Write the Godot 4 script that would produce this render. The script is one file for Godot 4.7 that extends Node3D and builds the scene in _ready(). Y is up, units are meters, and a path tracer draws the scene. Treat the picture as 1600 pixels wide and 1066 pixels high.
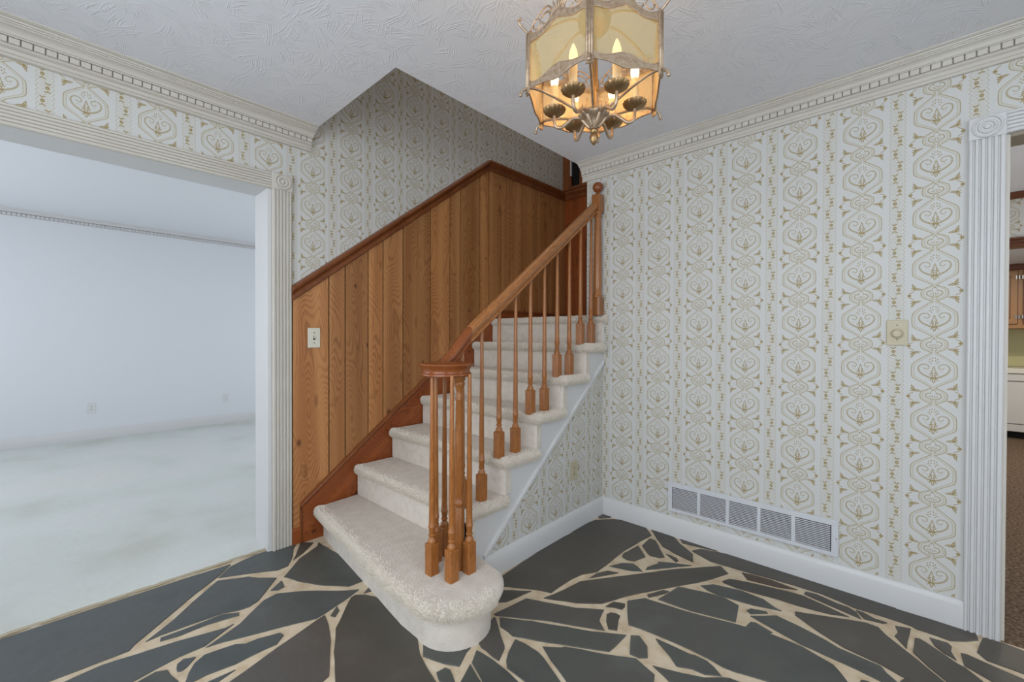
extends Node3D
# Entrance hall with a carpeted stair. x runs from the living-room wall, y is up, z comes out of the back wall. Metres.

var M := {}                      # materials
var ink := PackedFloat32Array()  # the buffer that patterns are drawn in
var iw := 0
var ih := 0
var rng := RandomNumberGenerator.new()
var floor_node: MeshInstance3D
var stone_meshes := []

const RISE := 0.195

func nosing(i: int) -> float:
	return [0.0, 1.52, 1.268, 1.015, 0.762, 0.51, 0.258, 0.022][i]


func _ready() -> void:
	rng.seed = 7
	look()
	make_materials()
	build_shell()
	build_floor()
	build_living_room()
	build_kitchen()
	build_mouldings()
	build_panelling()
	build_stairs()
	build_railing()
	build_chandelier()
	build_fittings()


func look() -> void:
	var cam := Camera3D.new()
	cam.name = "camera"
	cam.fov = 77.206
	cam.near = 0.02
	cam.far = 60.0
	cam.transform = Transform3D(Basis(Vector3(0.73622, 0.003, -0.67674), Vector3(-0.00796, 0.99996, -0.00423), Vector3(0.6767, 0.0085, 0.73621)), Vector3(2.626, 1.21, 2.59))
	add_child(cam)
	cam.current = true
	var env := Environment.new()
	env.background_mode = Environment.BG_COLOR
	env.background_color = Color(0.75, 0.8, 0.88)
	env.tonemap_mode = Environment.TONE_MAPPER_LINEAR
	env.tonemap_exposure = 1.0
	env.sdfgi_enabled = true
	env.ssao_enabled = true
	env.ssil_enabled = true
	var we := WorldEnvironment.new()
	we.name = "world_environment"
	we.environment = env
	add_child(we)
	# unseen front light, placed behind the camera to light the hall
	area("unseen_front_light", Vector3(2.15, 1.45, 3.80), Vector2(2.5, 1.9), Vector3(0, 0, -1), Color(0.95, 0.975, 1.0), 4.4)
	# unseen light at the right, placed to brighten the hall
	area("unseen_hall_side_light", Vector3(4.02, 1.5, 2.2), Vector2(1.8, 1.6), Vector3(-1, 0, 0), Color(0.95, 0.975, 1.0), 1.2)
	# unseen light at the living room's front, tilted up to brighten the ceiling
	area("unseen_living_front_light", Vector3(-2.3, 1.25, 4.35), Vector2(3.4, 1.5), Vector3(0, 0.25, -1), Color(0.955, 0.97, 1.0), 2.4)
	area("added_living_back_light", Vector3(-2.3, 1.3, -0.88), Vector2(3.1, 1.9), Vector3(-0.15, 0.15, 1), Color(0.955, 0.97, 1.0), 1.75)  # added light at the back, evens out the living-room walls
	# unseen light above the stairs, placed to brighten the stairwell
	area("unseen_stairwell_light", Vector3(0.46, 4.88, 0.1), Vector2(0.7, 1.6), Vector3(0, -1, 0), Color(1.0, 0.96, 0.92), 0.6)
	# the kitchen's fluorescent fitting and an unseen light brightening the breakfast room
	area("kitchen_ceiling_light", Vector3(3.9, 2.075, -3.9), Vector2(1.2, 0.5), Vector3(0, -1, 0), Color(1.0, 0.97, 0.9), 2.6)
	area("unseen_breakfast_light", Vector3(5.28, 1.4, -1.5), Vector2(1.5, 1.4), Vector3(-1, 0, 0), Color(1.0, 0.985, 0.96), 3.0)


func area(called: String, at: Vector3, size: Vector2, towards: Vector3, color: Color, energy: float) -> void:
	var l := AreaLight3D.new()
	l.name = called
	l.area_size = size
	l.light_color = color
	l.light_energy = energy
	l.area_range = 20.0
	l.area_attenuation = 2.0
	l.shadow_enabled = true
	l.position = at
	var up := Vector3(0, 1, 0) if absf(towards.y) < 0.9 else Vector3(0, 0, 1)
	l.basis = Basis.looking_at(towards, up)
	add_child(l)


# ---------------------------------------------------------------- nodes

func put(called: String, st: SurfaceTool, m: Material, parent: Node = null) -> MeshInstance3D:
	var o := MeshInstance3D.new()
	o.name = called
	st.generate_normals()
	o.mesh = st.commit()
	o.material_override = m
	(parent if parent else self).add_child(o, true)
	return o

func thing(called: String, label: String, category: String, group := "") -> Node3D:
	var o := Node3D.new()
	o.name = called
	add_child(o, true)
	return tag(o, label, category, group)

func tag(o: Node3D, label: String, category: String, group := "") -> Node3D:
	o.set_meta("label", label)
	o.set_meta("category", category)
	if group:
		o.set_meta("group", group)
	return o

func struct(called: String, st: SurfaceTool, m: Material, label := "", category := "") -> MeshInstance3D:
	var o := put(called, st, m)
	o.set_meta("kind", "structure")
	if label:
		tag(o, label, category)
	return o

func stuff(o: Node3D) -> Node3D:
	o.set_meta("kind", "stuff")
	return o

# ---------------------------------------------------------------- shapes

func mb() -> SurfaceTool:
	var st := SurfaceTool.new()
	st.begin(Mesh.PRIMITIVE_TRIANGLES)
	return st

# corners anticlockwise as seen from outside
func tri(st: SurfaceTool, a: Vector3, b: Vector3, c: Vector3, ua := Vector2.ZERO, ub := Vector2.ZERO, uc := Vector2.ZERO) -> void:
	st.set_uv(ua)
	st.add_vertex(a)
	st.set_uv(uc)
	st.add_vertex(c)
	st.set_uv(ub)
	st.add_vertex(b)

func quad(st: SurfaceTool, a: Vector3, b: Vector3, c: Vector3, d: Vector3, ua := Vector2.ZERO, ub := Vector2.ZERO, uc := Vector2.ZERO, ud := Vector2.ZERO) -> void:
	tri(st, a, b, c, ua, ub, uc)
	tri(st, a, c, d, ua, uc, ud)

# a flat polygon turned away from mid
func face(st: SurfaceTool, p: Array, mid: Vector3) -> void:
	var n: Vector3 = (p[1] - p[0]).cross(p[2] - p[0])
	var c := Vector3.ZERO
	for v in p:
		c += v
	var flip: bool = n.dot(c / p.size() - mid) < 0
	for i in range(1, p.size() - 1):
		if flip:
			tri(st, p[0], p[i + 1], p[i])
		else:
			tri(st, p[0], p[i], p[i + 1])

# a box with chamfered edges
func bx(st: SurfaceTool, c: Vector3, size: Vector3, bevel := 0.0, turn := Basis.IDENTITY) -> void:
	st.set_smooth_group(-1)
	var h := size / 2
	bevel = minf(bevel, 0.49 * minf(size.x, minf(size.y, size.z)))
	var v := func(s: Vector3, axis: int) -> Vector3:
		var q := h - Vector3(bevel, bevel, bevel)
		q[axis] = h[axis]
		return c + turn * (q * s)
	var sg := [-1.0, 1.0]
	for a in 3:
		var b := (a + 1) % 3
		var d := (a + 2) % 3
		for s in sg:
			var p := []
			for t in [[-1.0, -1.0], [1.0, -1.0], [1.0, 1.0], [-1.0, 1.0]]:
				var e := Vector3.ZERO
				e[a] = s
				e[b] = t[0]
				e[d] = t[1]
				p.append(v.call(e, a))
			face(st, p, c)
		if bevel <= 0.0:
			continue
		for s in sg:
			for t in sg:
				var e := Vector3.ZERO
				var f := Vector3.ZERO
				e[a] = s
				e[b] = t
				f = e
				e[d] = -1.0
				f[d] = 1.0
				face(st, [v.call(e, a), v.call(f, a), v.call(f, b), v.call(e, b)], c)
	if bevel > 0.0:
		for x in sg:
			for y in sg:
				for z in sg:
					var e := Vector3(x, y, z)
					face(st, [v.call(e, 0), v.call(e, 1), v.call(e, 2)], c)

func box2(st: SurfaceTool, a: Vector3, b: Vector3, bevel := 0.0) -> void:
	bx(st, (a + b) / 2, (b - a).abs(), bevel)

# a turned shape: profile of (radius, height) from the bottom up, round the axis through at
func lathe(st: SurfaceTool, prof: Array, segs: int, at: Vector3, flutes := 0, depth := 0.0) -> void:
	var g := 1
	var run := 0.0
	for i in prof.size() - 1:
		var a: Vector2 = prof[i]
		var b: Vector2 = prof[i + 1]
		if i > 0:
			var before: Vector2 = a - prof[i - 1]
			if absf(before.angle_to(b - a)) > 0.7:
				g += 1
		st.set_smooth_group(g)
		var next := run + a.distance_to(b)
		for k in segs:
			var t0 := TAU * k / segs
			var t1 := TAU * (k + 1) / segs
			var f0 := 1.0 - depth * (0.5 + 0.5 * cos(t0 * flutes)) if flutes else 1.0
			var f1 := 1.0 - depth * (0.5 + 0.5 * cos(t1 * flutes)) if flutes else 1.0
			var d0 := Vector3(sin(t0), 0, cos(t0))
			var d1 := Vector3(sin(t1), 0, cos(t1))
			var u0 := float(k) / segs
			var u1 := float(k + 1) / segs
			var ya := Vector3(0, a.y, 0)
			var yb := Vector3(0, b.y, 0)
			if a.x < 1e-5:
				tri(st, at + ya, at + yb + d1 * b.x * f1, at + yb + d0 * b.x * f0, Vector2(u0, run), Vector2(u1, next), Vector2(u0, next))
			elif b.x < 1e-5:
				tri(st, at + ya + d0 * a.x * f0, at + ya + d1 * a.x * f1, at + yb, Vector2(u0, run), Vector2(u1, run), Vector2(u0, next))
			else:
				quad(st, at + ya + d0 * a.x * f0, at + ya + d1 * a.x * f1, at + yb + d1 * b.x * f1, at + yb + d0 * b.x * f0, Vector2(u0, run), Vector2(u1, run), Vector2(u1, next), Vector2(u0, next))
		run = next

# a round bar along points; radius may be one number or one for each point
func tube(st: SurfaceTool, pts: Array, radius, segs := 8, ends := true) -> void:
	st.set_smooth_group(1)
	var rings := []
	var n := pts.size()
	var side := Vector3.ZERO
	for i in n:
		var d: Vector3 = (pts[mini(i + 1, n - 1)] - pts[maxi(i - 1, 0)]).normalized()
		if i == 0:
			side = d.cross(Vector3(0.31, 0.9, 0.2)).normalized()
		side = (side - d * side.dot(d)).normalized()
		var up := side.cross(d)
		var r: float = radius[i] if radius is Array else radius
		var ring := []
		for k in segs:
			var t := TAU * k / segs
			ring.append(pts[i] + (side * cos(t) + up * sin(t)) * r)
		rings.append(ring)
	for i in n - 1:
		for k in segs:
			var j := (k + 1) % segs
			quad(st, rings[i][j], rings[i][k], rings[i + 1][k], rings[i + 1][j])
	if ends:
		for k in segs:
			var j := (k + 1) % segs
			tri(st, pts[0], rings[0][k], rings[0][j])
			tri(st, pts[n - 1], rings[n - 1][j], rings[n - 1][k])

func ball(st: SurfaceTool, c: Vector3, r: float, segs := 10) -> void:
	var prof := []
	for i in segs + 1:
		var t := PI * i / segs - PI / 2
		prof.append(Vector2(maxf(0.0, r * cos(t)) if i > 0 and i < segs else 0.0, r * sin(t)))
	lathe(st, prof, segs * 2, c)

# a smooth curve through points
func curve(p: Array, steps := 6) -> Array:
	var out := []
	for i in p.size() - 1:
		var a: Vector3 = p[maxi(i - 1, 0)]
		var d: Vector3 = p[mini(i + 2, p.size() - 1)]
		for k in steps:
			out.append((p[i] as Vector3).cubic_interpolate(p[i + 1], a, d, float(k) / steps))
	out.append(p[-1])
	return out

# a prism over a polygon given in the plane of two axes; from lo to hi along the third
func prism(st: SurfaceTool, poly: PackedVector2Array, to3: Callable, lo: float, hi: float, uv = null) -> void:
	st.set_smooth_group(-1)
	if Geometry2D.is_polygon_clockwise(poly):
		poly.reverse()
	var ix := Geometry2D.triangulate_polygon(poly)
	if ix.is_empty():
		print("polygon not filled: ", poly)
	var mid := Vector3.ZERO
	var o: Vector3 = to3.call(poly[0], lo)
	var away: Vector3 = (to3.call(poly[0], hi) - o).normalized()
	var put_tri := func(a: Vector3, b: Vector3, c: Vector3, n: Vector3, ua: Vector2, ub: Vector2, uc: Vector2) -> void:
		if (b - a).cross(c - a).dot(n) < 0:
			tri(st, a, c, b, ua, uc, ub)
		else:
			tri(st, a, b, c, ua, ub, uc)
	for h in [lo, hi]:
		for i in range(0, ix.size(), 3):
			var q := [poly[ix[i]], poly[ix[i + 1]], poly[ix[i + 2]]]
			var t := [Vector2.ZERO, Vector2.ZERO, Vector2.ZERO]
			if uv != null:
				t = [uv.call(q[0]), uv.call(q[1]), uv.call(q[2])]
			put_tri.call(to3.call(q[0], h), to3.call(q[1], h), to3.call(q[2], h), away if h == hi else -away, t[0], t[1], t[2])
	for i in poly.size():
		var a := poly[i]
		var b := poly[(i + 1) % poly.size()]
		var out2 := Vector2((b - a).y, -(b - a).x).normalized()
		var n: Vector3 = to3.call(a + out2, lo) - to3.call(a, lo)
		var ta: Vector2 = uv.call(a) if uv != null else Vector2.ZERO
		var tb: Vector2 = uv.call(b) if uv != null else Vector2.ZERO
		put_tri.call(to3.call(a, lo), to3.call(b, lo), to3.call(b, hi), n, ta, tb, tb)
		put_tri.call(to3.call(a, lo), to3.call(b, hi), to3.call(a, hi), n, ta, tb, ta)

func zy(p: Vector2, x: float) -> Vector3:
	return Vector3(x, p.y, p.x)

func xy(p: Vector2, z: float) -> Vector3:
	return Vector3(p.x, p.y, z)

func xz(p: Vector2, y: float) -> Vector3:
	return Vector3(p.x, y, p.y)

# a moulding: profile of (out from the wall, height) pushed from a to b along the wall; out = the way it projects
func moulding(st: SurfaceTool, prof: Array, a: Vector3, b: Vector3, out: Vector3) -> void:
	var dir := (b - a).normalized()
	var flip := dir.cross(Vector3.UP).dot(out) < 0
	var g := 1
	for i in prof.size() - 1:
		var p: Vector2 = prof[i]
		var q: Vector2 = prof[i + 1]
		if i > 0 and absf((p - (prof[i - 1] as Vector2)).angle_to(q - p)) > 0.5:
			g += 1
		st.set_smooth_group(g)
		var va := a + out * p.x + Vector3(0, p.y, 0)
		var vb := b + out * p.x + Vector3(0, p.y, 0)
		var wa := a + out * q.x + Vector3(0, q.y, 0)
		var wb := b + out * q.x + Vector3(0, q.y, 0)
		if flip:
			quad(st, vb, va, wa, wb)
		else:
			quad(st, va, vb, wb, wa)
	st.set_smooth_group(-1)
	var poly := PackedVector2Array()
	for p in prof:
		poly.append(p)
	var ix := Geometry2D.triangulate_polygon(poly)
	for e in [[a, -dir], [b, dir]]:
		for i in range(0, ix.size(), 3):
			var t := []
			for k in 3:
				var p: Vector2 = poly[ix[i + k]]
				t.append(e[0] + out * p.x + Vector3(0, p.y, 0))
			face(st, t, e[0] - e[1])

# a slab with a rounded rim over a smooth outline (anticlockwise or not), between two heights
func cushion(st: SurfaceTool, outline: Array, y0: float, y1: float, rounds := 5) -> void:
	var poly := PackedVector2Array()
	for p in outline:
		poly.append(p)
	if Geometry2D.is_polygon_clockwise(poly):
		poly.reverse()
	var n := poly.size()
	var inward := PackedVector2Array()
	for i in n:
		var d := (poly[(i + 1) % n] - poly[(i + n - 1) % n]).normalized()
		inward.append(Vector2(-d.y, d.x))
	var r := (y1 - y0) / 2
	var rings := []
	for k in 2 * rounds + 1:
		var t := PI * (float(k) / (2 * rounds) - 0.5)
		var ring := []
		for i in n:
			var p := poly[i] + inward[i] * r * (1.0 - cos(t))
			ring.append(Vector3(p.x, (y0 + y1) / 2 + r * sin(t), p.y))
		rings.append(ring)
	st.set_smooth_group(1)
	for k in 2 * rounds:
		for i in n:
			var j := (i + 1) % n
			quad(st, rings[k][j], rings[k][i], rings[k + 1][i], rings[k + 1][j])
	for e in [0, 2 * rounds]:
		var flat := PackedVector2Array()
		for v in rings[e]:
			flat.append(Vector2(v.x, v.z))
		var ix := Geometry2D.triangulate_polygon(flat)
		for i in range(0, ix.size(), 3):
			face(st, [rings[e][ix[i]], rings[e][ix[i + 1]], rings[e][ix[i + 2]]], Vector3(flat[0].x, (y0 + y1) / 2, flat[0].y))

# rectangle with rounded corners in the ground plane
func rounded(x0: float, z0: float, x1: float, z1: float, r: float, steps := 5) -> Array:
	var out := []
	for c in [[x1 - r, z1 - r, 0.0], [x0 + r, z1 - r, 90.0], [x0 + r, z0 + r, 180.0], [x1 - r, z0 + r, 270.0]]:
		for k in steps + 1:
			var t := deg_to_rad(c[2] + 90.0 * k / steps)
			out.append(Vector2(c[0] + r * cos(t), c[1] + r * sin(t)))
	return out

# ---------------------------------------------------------------- patterns and materials

func sheet(w: int, h: int) -> void:
	iw = w
	ih = h
	ink = PackedFloat32Array()
	ink.resize(w * h)

# an oval mark, repeated over the edges of the sheet
func blot(x: float, y: float, ang: float, a: float, b: float, v := 1.0) -> void:
	var r := ceili(maxf(a, b)) + 1
	var c := cos(ang)
	var s := sin(ang)
	var m := minf(a, b)
	for py in range(floori(y) - r, ceili(y) + r + 1):
		var row := posmod(py, ih) * iw
		for px in range(floori(x) - r, ceili(x) + r + 1):
			var dx := px - x
			var dy := py - y
			var p := (dx * c + dy * s) / a
			var q := (dy * c - dx * s) / b
			var cover := clampf((1.0 - sqrt(p * p + q * q)) * m + 0.5, 0.0, 1.0) * v
			if cover > 0.0:
				var at := row + posmod(px, iw)
				ink[at] = maxf(ink[at], cover)

func stroke(p: Vector2, q: Vector2, w: float, v := 1.0) -> void:
	var n := maxi(1, ceili(p.distance_to(q) / maxf(0.7, w * 0.7)))
	for i in n + 1:
		var c := p.lerp(q, float(i) / n)
		blot(c.x, c.y, 0.0, w, w, v)

func line2(p: Array, w: float, v := 1.0) -> void:
	for i in p.size() - 1:
		stroke(p[i], p[i + 1], w, v)

# short marks set across or along a line at even steps
func ticks(p: Array, every: float, a: float, b: float, turn: float, v := 1.0, shrink := false) -> void:
	var total := 0.0
	for i in p.size() - 1:
		total += (p[i] as Vector2).distance_to(p[i + 1])
	var gone := 0.0
	var next := 0.0
	for i in p.size() - 1:
		var s: Vector2 = p[i]
		var e: Vector2 = p[i + 1]
		var l := s.distance_to(e)
		while next <= gone + l:
			var c := s.lerp(e, (next - gone) / l)
			var k := 1.0 - 0.45 * next / total if shrink else 1.0
			blot(c.x, c.y, (e - s).angle() + turn, a * k, b * k, v)
			next += every
		gone += l

func bez(p: Array, steps := 10) -> Array:
	var out := []
	for i in p.size() - 1:
		var a: Vector2 = p[maxi(i - 1, 0)]
		var d: Vector2 = p[mini(i + 2, p.size() - 1)]
		for k in steps:
			out.append((p[i] as Vector2).cubic_interpolate(p[i + 1], a, d, float(k) / steps))
	out.append(p[-1])
	return out

# one repeat of the wallpaper: a heart in a scalloped frame, a small oval between, a vine stripe at the edges
func paper_print() -> Image:
	sheet(512, 464)
	var kx := 0.6244
	var ky := 0.8673
	var at := func(x: float, y: float) -> Vector2:
		return Vector2(256 + x * kx, (y - 280) * ky + 232)
	var both := func(p: Array) -> Array:
		var l := []
		var r := []
		for v in p:
			l.append(at.call(-v.x, v.y))
			r.append(at.call(v.x, v.y))
		return [l, r]
	# bands of the frames: pale tint between a dotted line and a thin one
	var frame := [Vector2(26, 85), Vector2(110, 130), Vector2(215, 195), Vector2(234, 240), Vector2(234, 320), Vector2(215, 355), Vector2(110, 405), Vector2(26, 450), Vector2(50, 462), Vector2(120, 490), Vector2(140, 520), Vector2(140, 555), Vector2(120, 580), Vector2(50, 610), Vector2(26, 620)]
	var inner := [Vector2(10, 96), Vector2(100, 148), Vector2(188, 205), Vector2(204, 245), Vector2(204, 318), Vector2(186, 345), Vector2(100, 388), Vector2(10, 436), Vector2(22, 462), Vector2(92, 495), Vector2(110, 522), Vector2(110, 552), Vector2(92, 575), Vector2(22, 600), Vector2(10, 631)]
	for side in 2:
		var f: Array = both.call(frame)[side]
		var g: Array = both.call(inner)[side]
		for i in f.size() - 1:
			for k in 10:
				var t := k / 10.0
				var a: Vector2 = f[i].lerp(f[i + 1], t)
				var b: Vector2 = g[i].lerp(g[i + 1], t)
				stroke(a, b, 2.4, 0.13)
		line2(bez(g, 4), 1.15, 0.62)
		ticks(bez(f, 6), 8.6, 4.2, 2.5, 0.6 if side else -0.6, 1.0)
		# the heart: a spiral of leaves on each side
		var sgn := 1.0 if side else -1.0
		var heart := [Vector2(6, 352), Vector2(60, 338), Vector2(120, 310), Vector2(156, 275), Vector2(160, 238), Vector2(135, 212), Vector2(95, 206), Vector2(58, 218), Vector2(50, 242), Vector2(70, 258), Vector2(98, 252), Vector2(104, 240)]
		var h: Array = both.call(heart)[side]
		ticks(bez(h, 8), 8.8, 9.6, 3.0, PI / 2 + 0.25 * sgn, 1.0, true)
		line2(bez(h, 6), 1.2, 0.22)
		# leaves over, between and under the heart's lobes
		for q in [[18, 168, 1.9], [40, 152, 1.1], [44, 178, 0.5], [30, 195, 2.3], [14, 140, 1.6], [0, 232, 1.57], [8, 246, 1.9], [12, 262, 2.0], [17, 278, 2.1], [21, 296, 2.2], [10, 300, 1.7], [24, 312, 2.4], [10, 322, 1.8], [0, 345, 1.57], [14, 350, 2.2], [22, 362, 2.6], [10, 372, 1.9], [0, 395, 1.57], [24, 280, 1.1], [30, 300, 0.6], [38, 318, 0.3], [16, 330, 1.8], [26, 358, 1.0], [12, 385, 2.0], [36, 372, 0.5], [20, 342, 0.9]]:
			var c: Vector2 = at.call(sgn * q[0], q[1])
			blot(c.x, c.y, (PI - q[2]) if side == 0 else q[2], 7.6, 2.8)
		for q in [[68, 285], [50, 300], [90, 280], [60, 182], [52, 362]]:
			var c: Vector2 = at.call(sgn * q[0], q[1])
			blot(c.x, c.y, 0.0, 2.4, 2.4, 0.8)
		# the small oval of leaves
		var oval := [Vector2(4, 575), Vector2(48, 565), Vector2(80, 545), Vector2(76, 520), Vector2(48, 508), Vector2(22, 515)]
		var o: Array = both.call(oval)[side]
		ticks(bez(o, 6), 7.0, 6.0, 2.3, PI / 2, 0.8)
		line2(bez(o, 6), 1.8, 0.30)
		for q in [[14, 480, 0.5], [26, 495, 0.9], [10, 535, 1.7], [26, 545, 0.8], [42, 540, 0.4], [12, 555, 1.3], [14, 598, 2.1], [5, 470, 1.5], [26, 586, 2.6]]:
			var c: Vector2 = at.call(sgn * q[0], q[1])
			blot(c.x, c.y, (PI - q[2]) if side == 0 else q[2], 6.2, 2.6, 0.9)
		# the sprays beside the oval
		var dy := -14.0 if side else 18.0
		for spray in [[208, 464, 0.7], [266, 534, 0.0], [214, 604, -0.7]]:
			var c: Vector2 = at.call(sgn * spray[0], spray[1] + dy)
			for k in 7:
				var t: float = TAU * k / 7 + spray[2]
				blot(c.x + 9.0 * cos(t), c.y + 9.0 * sin(t), t, 7.0, 3.3)
			if spray[2] != 0.0:
				for way in [Vector2(-sgn, spray[2] * 0.25), Vector2(sgn * 0.35, -signf(spray[2]))]:
					var dir: Vector2 = way.normalized()
					var off := dir.orthogonal()
					for k in 3:
						var e := c + dir * (17.0 + 9.5 * k)
						var wide := 6.5 - 1.2 * k
						for q in [-1.0, 1.0]:
							var leaf: Vector2 = e + off * q * wide
							blot(leaf.x, leaf.y, dir.angle() + 0.8 * q, 7.0 - 0.7 * k, 3.3 - 0.3 * k)
					var tip := c + dir * 45.0
					blot(tip.x, tip.y, dir.angle(), 6.0, 2.6)
				for q in [-1.0, 1.0]:
					blot(c.x + sgn * 19, c.y + 9 * q, 0.5 * q * sgn, 6.5, 2.9)
			else:
				for k in 4:
					blot(c.x - sgn * (4 + 8 * k), c.y - 20 - 5 * k, 0.8 * sgn, 6.0, 2.6)
					blot(c.x - sgn * (4 + 8 * k), c.y + 20 + 5 * k, -0.8 * sgn, 6.0, 2.6)
	# zigzags and the vine of the stripe
	for s in [-1.0, 1.0]:
		var z := []
		for k in 25:
			z.append(Vector2(256 + 410 * kx + s * (80 + (13 if k % 2 else -13)) * kx, 464.0 * k / 24))
		line2(z, 1.3, 0.62)
	for y in range(0, 464, 2):
		for x in range(-58, 59, 2):
			blot(512 + x * kx, y, 0.0, 1.5, 1.5, 0.06)
	for k in 2:
		var y0 := 232.0 * k
		var vine := []
		for i in 21:
			var t := i / 20.0
			vine.append(Vector2(512 - 42 * kx * sin(t * TAU), y0 + 232 * t))
		line2(vine, 1.2, 0.55)
		for half in 2:
			var fx := 512 + (24 if half else -24) * kx
			var fy := y0 + 58 + 116 * half
			for i in 8:
				var t := TAU * i / 8
				blot(fx + 9.5 * cos(t), fy + 10.5 * sin(t), t, 6.4, 3.5, 0.95)
			for i in 5:
				var sx := -1.0 if half else 1.0
				blot(fx + sx * (16 - 8 * i), fy + 30 + 4 * absf(i - 2), 0.6 + 0.5 * i, 7.6, 3.1, 0.95)
				blot(fx + sx * (14 - 8 * i), fy - 30 - 4 * absf(i - 2), -0.6 - 0.5 * i, 7.6, 3.1, 0.95)
			blot(fx - (34 if half else -34) * kx * 1.4, fy - 12, 0.0, 2.4, 2.4, 0.8)
			blot(fx - (34 if half else -34) * kx * 1.2, fy + 14, 0.0, 2.4, 2.4, 0.8)
	var paper := Color(0.785, 0.783, 0.772)
	var pale := Color(0.705, 0.675, 0.555)
	var gold := Color(0.565, 0.48, 0.25)
	var data := PackedByteArray()
	data.resize(iw * ih * 3)
	var n := FastNoiseLite.new()
	n.seed = 3
	n.frequency = 0.09
	for i in iw * ih:
		var v := ink[i]
		var c := paper.lerp(pale, minf(1.0, v / 0.42)) if v < 0.42 else pale.lerp(gold, minf(1.0, (v - 0.42) / 0.5))
		# a fine woven ground
		var g := 1.0 + (0.012 if ((i / 3) + (i / iw) / 3) % 2 else -0.012) + 0.02 * n.get_noise_2d(i % iw, i / iw)
		data[3 * i] = int(clampf(c.r * g, 0, 1) * 255)
		data[3 * i + 1] = int(clampf(c.g * g, 0, 1) * 255)
		data[3 * i + 2] = int(clampf(c.b * g, 0, 1) * 255)
	var im := Image.create_from_data(iw, ih, false, Image.FORMAT_RGB8, data)
	return im

func grey_image() -> ImageTexture:
	var data := PackedByteArray()
	data.resize(iw * ih)
	for i in iw * ih:
		data[i] = int(clampf(ink[i], 0, 1) * 255)
	return ImageTexture.create_from_image(Image.create_from_data(iw, ih, false, Image.FORMAT_L8, data))

# brushed plaster: bundles of curved ridges
func plaster() -> ImageTexture:
	sheet(1024, 1024)
	var r := RandomNumberGenerator.new()
	r.seed = 11
	for bundle in 430:
		var c := Vector2(r.randf() * 1024, r.randf() * 1024)
		var a := r.randf() * TAU
		var bend := r.randf_range(-1.4, 1.4)
		var length := r.randf_range(60, 150)
		var lines := r.randi_range(5, 9)
		for k in lines:
			var off := (k - lines / 2.0) * r.randf_range(4.0, 6.5)
			var p := c + Vector2(-sin(a), cos(a)) * off + Vector2(cos(a), sin(a)) * r.randf_range(-12, 12)
			var t := a + r.randf_range(-0.12, 0.12)
			var steps := int(length / 3.0 * r.randf_range(0.5, 1.0))
			var high := r.randf_range(0.35, 1.0)
			for i in steps:
				var taper := sin(PI * (i + 0.5) / steps)
				blot(p.x, p.y, t, 2.4, 0.8 + 0.5 * taper, high * taper)
				p += Vector2(cos(t), sin(t)) * 3.0
				t += bend * 3.0 / length
	return grey_image()

# long boards: growth rings cut lengthwise, with knots; 0.6 m wide and 2.8 m high
func wood_print() -> Image:
	var w := 512
	var h := 2048
	var a := FastNoiseLite.new()
	a.seed = 5
	a.frequency = 0.0042
	a.fractal_octaves = 2
	var b := FastNoiseLite.new()
	b.seed = 9
	b.frequency = 0.05
	b.fractal_octaves = 2
	var r := RandomNumberGenerator.new()
	r.seed = 21
	var bump := PackedFloat32Array()
	bump.resize(w * h)
	var dark := PackedFloat32Array()
	dark.resize(w * h)
	for k in 14:
		var kx := r.randf() * w
		var ky := (k + r.randf()) * h / 14.0
		var s := r.randf_range(6.0, 13.0)
		for y in range(maxi(0, int(ky - 16 * s)), mini(h, int(ky + 16 * s))):
			for x in range(maxi(0, int(kx - 6 * s)), mini(w, int(kx + 6 * s))):
				var dx := (x - kx) / s
				var dy := (y - ky) / s
				bump[y * w + x] += 0.42 * exp(-(dx * dx / 5.0 + dy * dy / 26.0))
				dark[y * w + x] = maxf(dark[y * w + x], (0.95 if sqrt(dx * dx * 1.2 + dy * dy * 0.7) < 0.75 else 0.55) * clampf(1.5 - sqrt(dx * dx * 1.2 + dy * dy * 0.6), 0.0, 1.0) if k % 2 == 0 else 0.38 * clampf(1.9 - sqrt(dx * dx * 1.1 + dy * dy * 0.16), 0.0, 1.0))
	var light := Color(0.72, 0.525, 0.335)
	var mid := Color(0.635, 0.435, 0.255)
	var deep := Color(0.35, 0.20, 0.10)
	var data := PackedByteArray()
	data.resize(w * h * 3)
	for y in h:
		for x in w:
			var i := y * w + x
			var slow := a.get_noise_2d(x * 1.0, y * 0.24)
			var f := slow * 2.0 + bump[i]
			var ring := f * 7.0 + 0.16 * b.get_noise_2d(x * 2.0, y * 0.35)
			ring -= floorf(ring)
			var line := smoothstep(0.35, 0.95, ring) * (1.0 - smoothstep(0.95, 1.0, ring))
			var pore := b.get_noise_2d(x * 9.0 + 300.0, y * 0.45)
			var broad := a.get_noise_2d(x * 2.2 + 900.0, y * 0.12)
			var c := light.lerp(mid, clampf(0.45 + 0.8 * broad + 0.35 * line, 0, 1))
			c = c.lerp(deep, clampf(0.28 * line * (0.65 + 0.9 * broad) + 0.16 * maxf(0.0, pore) + 0.8 * dark[i], 0, 1))
			data[3 * i] = int(c.r * 255)
			data[3 * i + 1] = int(c.g * 255)
			data[3 * i + 2] = int(c.b * 255)
	return Image.create_from_data(w, h, false, Image.FORMAT_RGB8, data)

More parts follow.
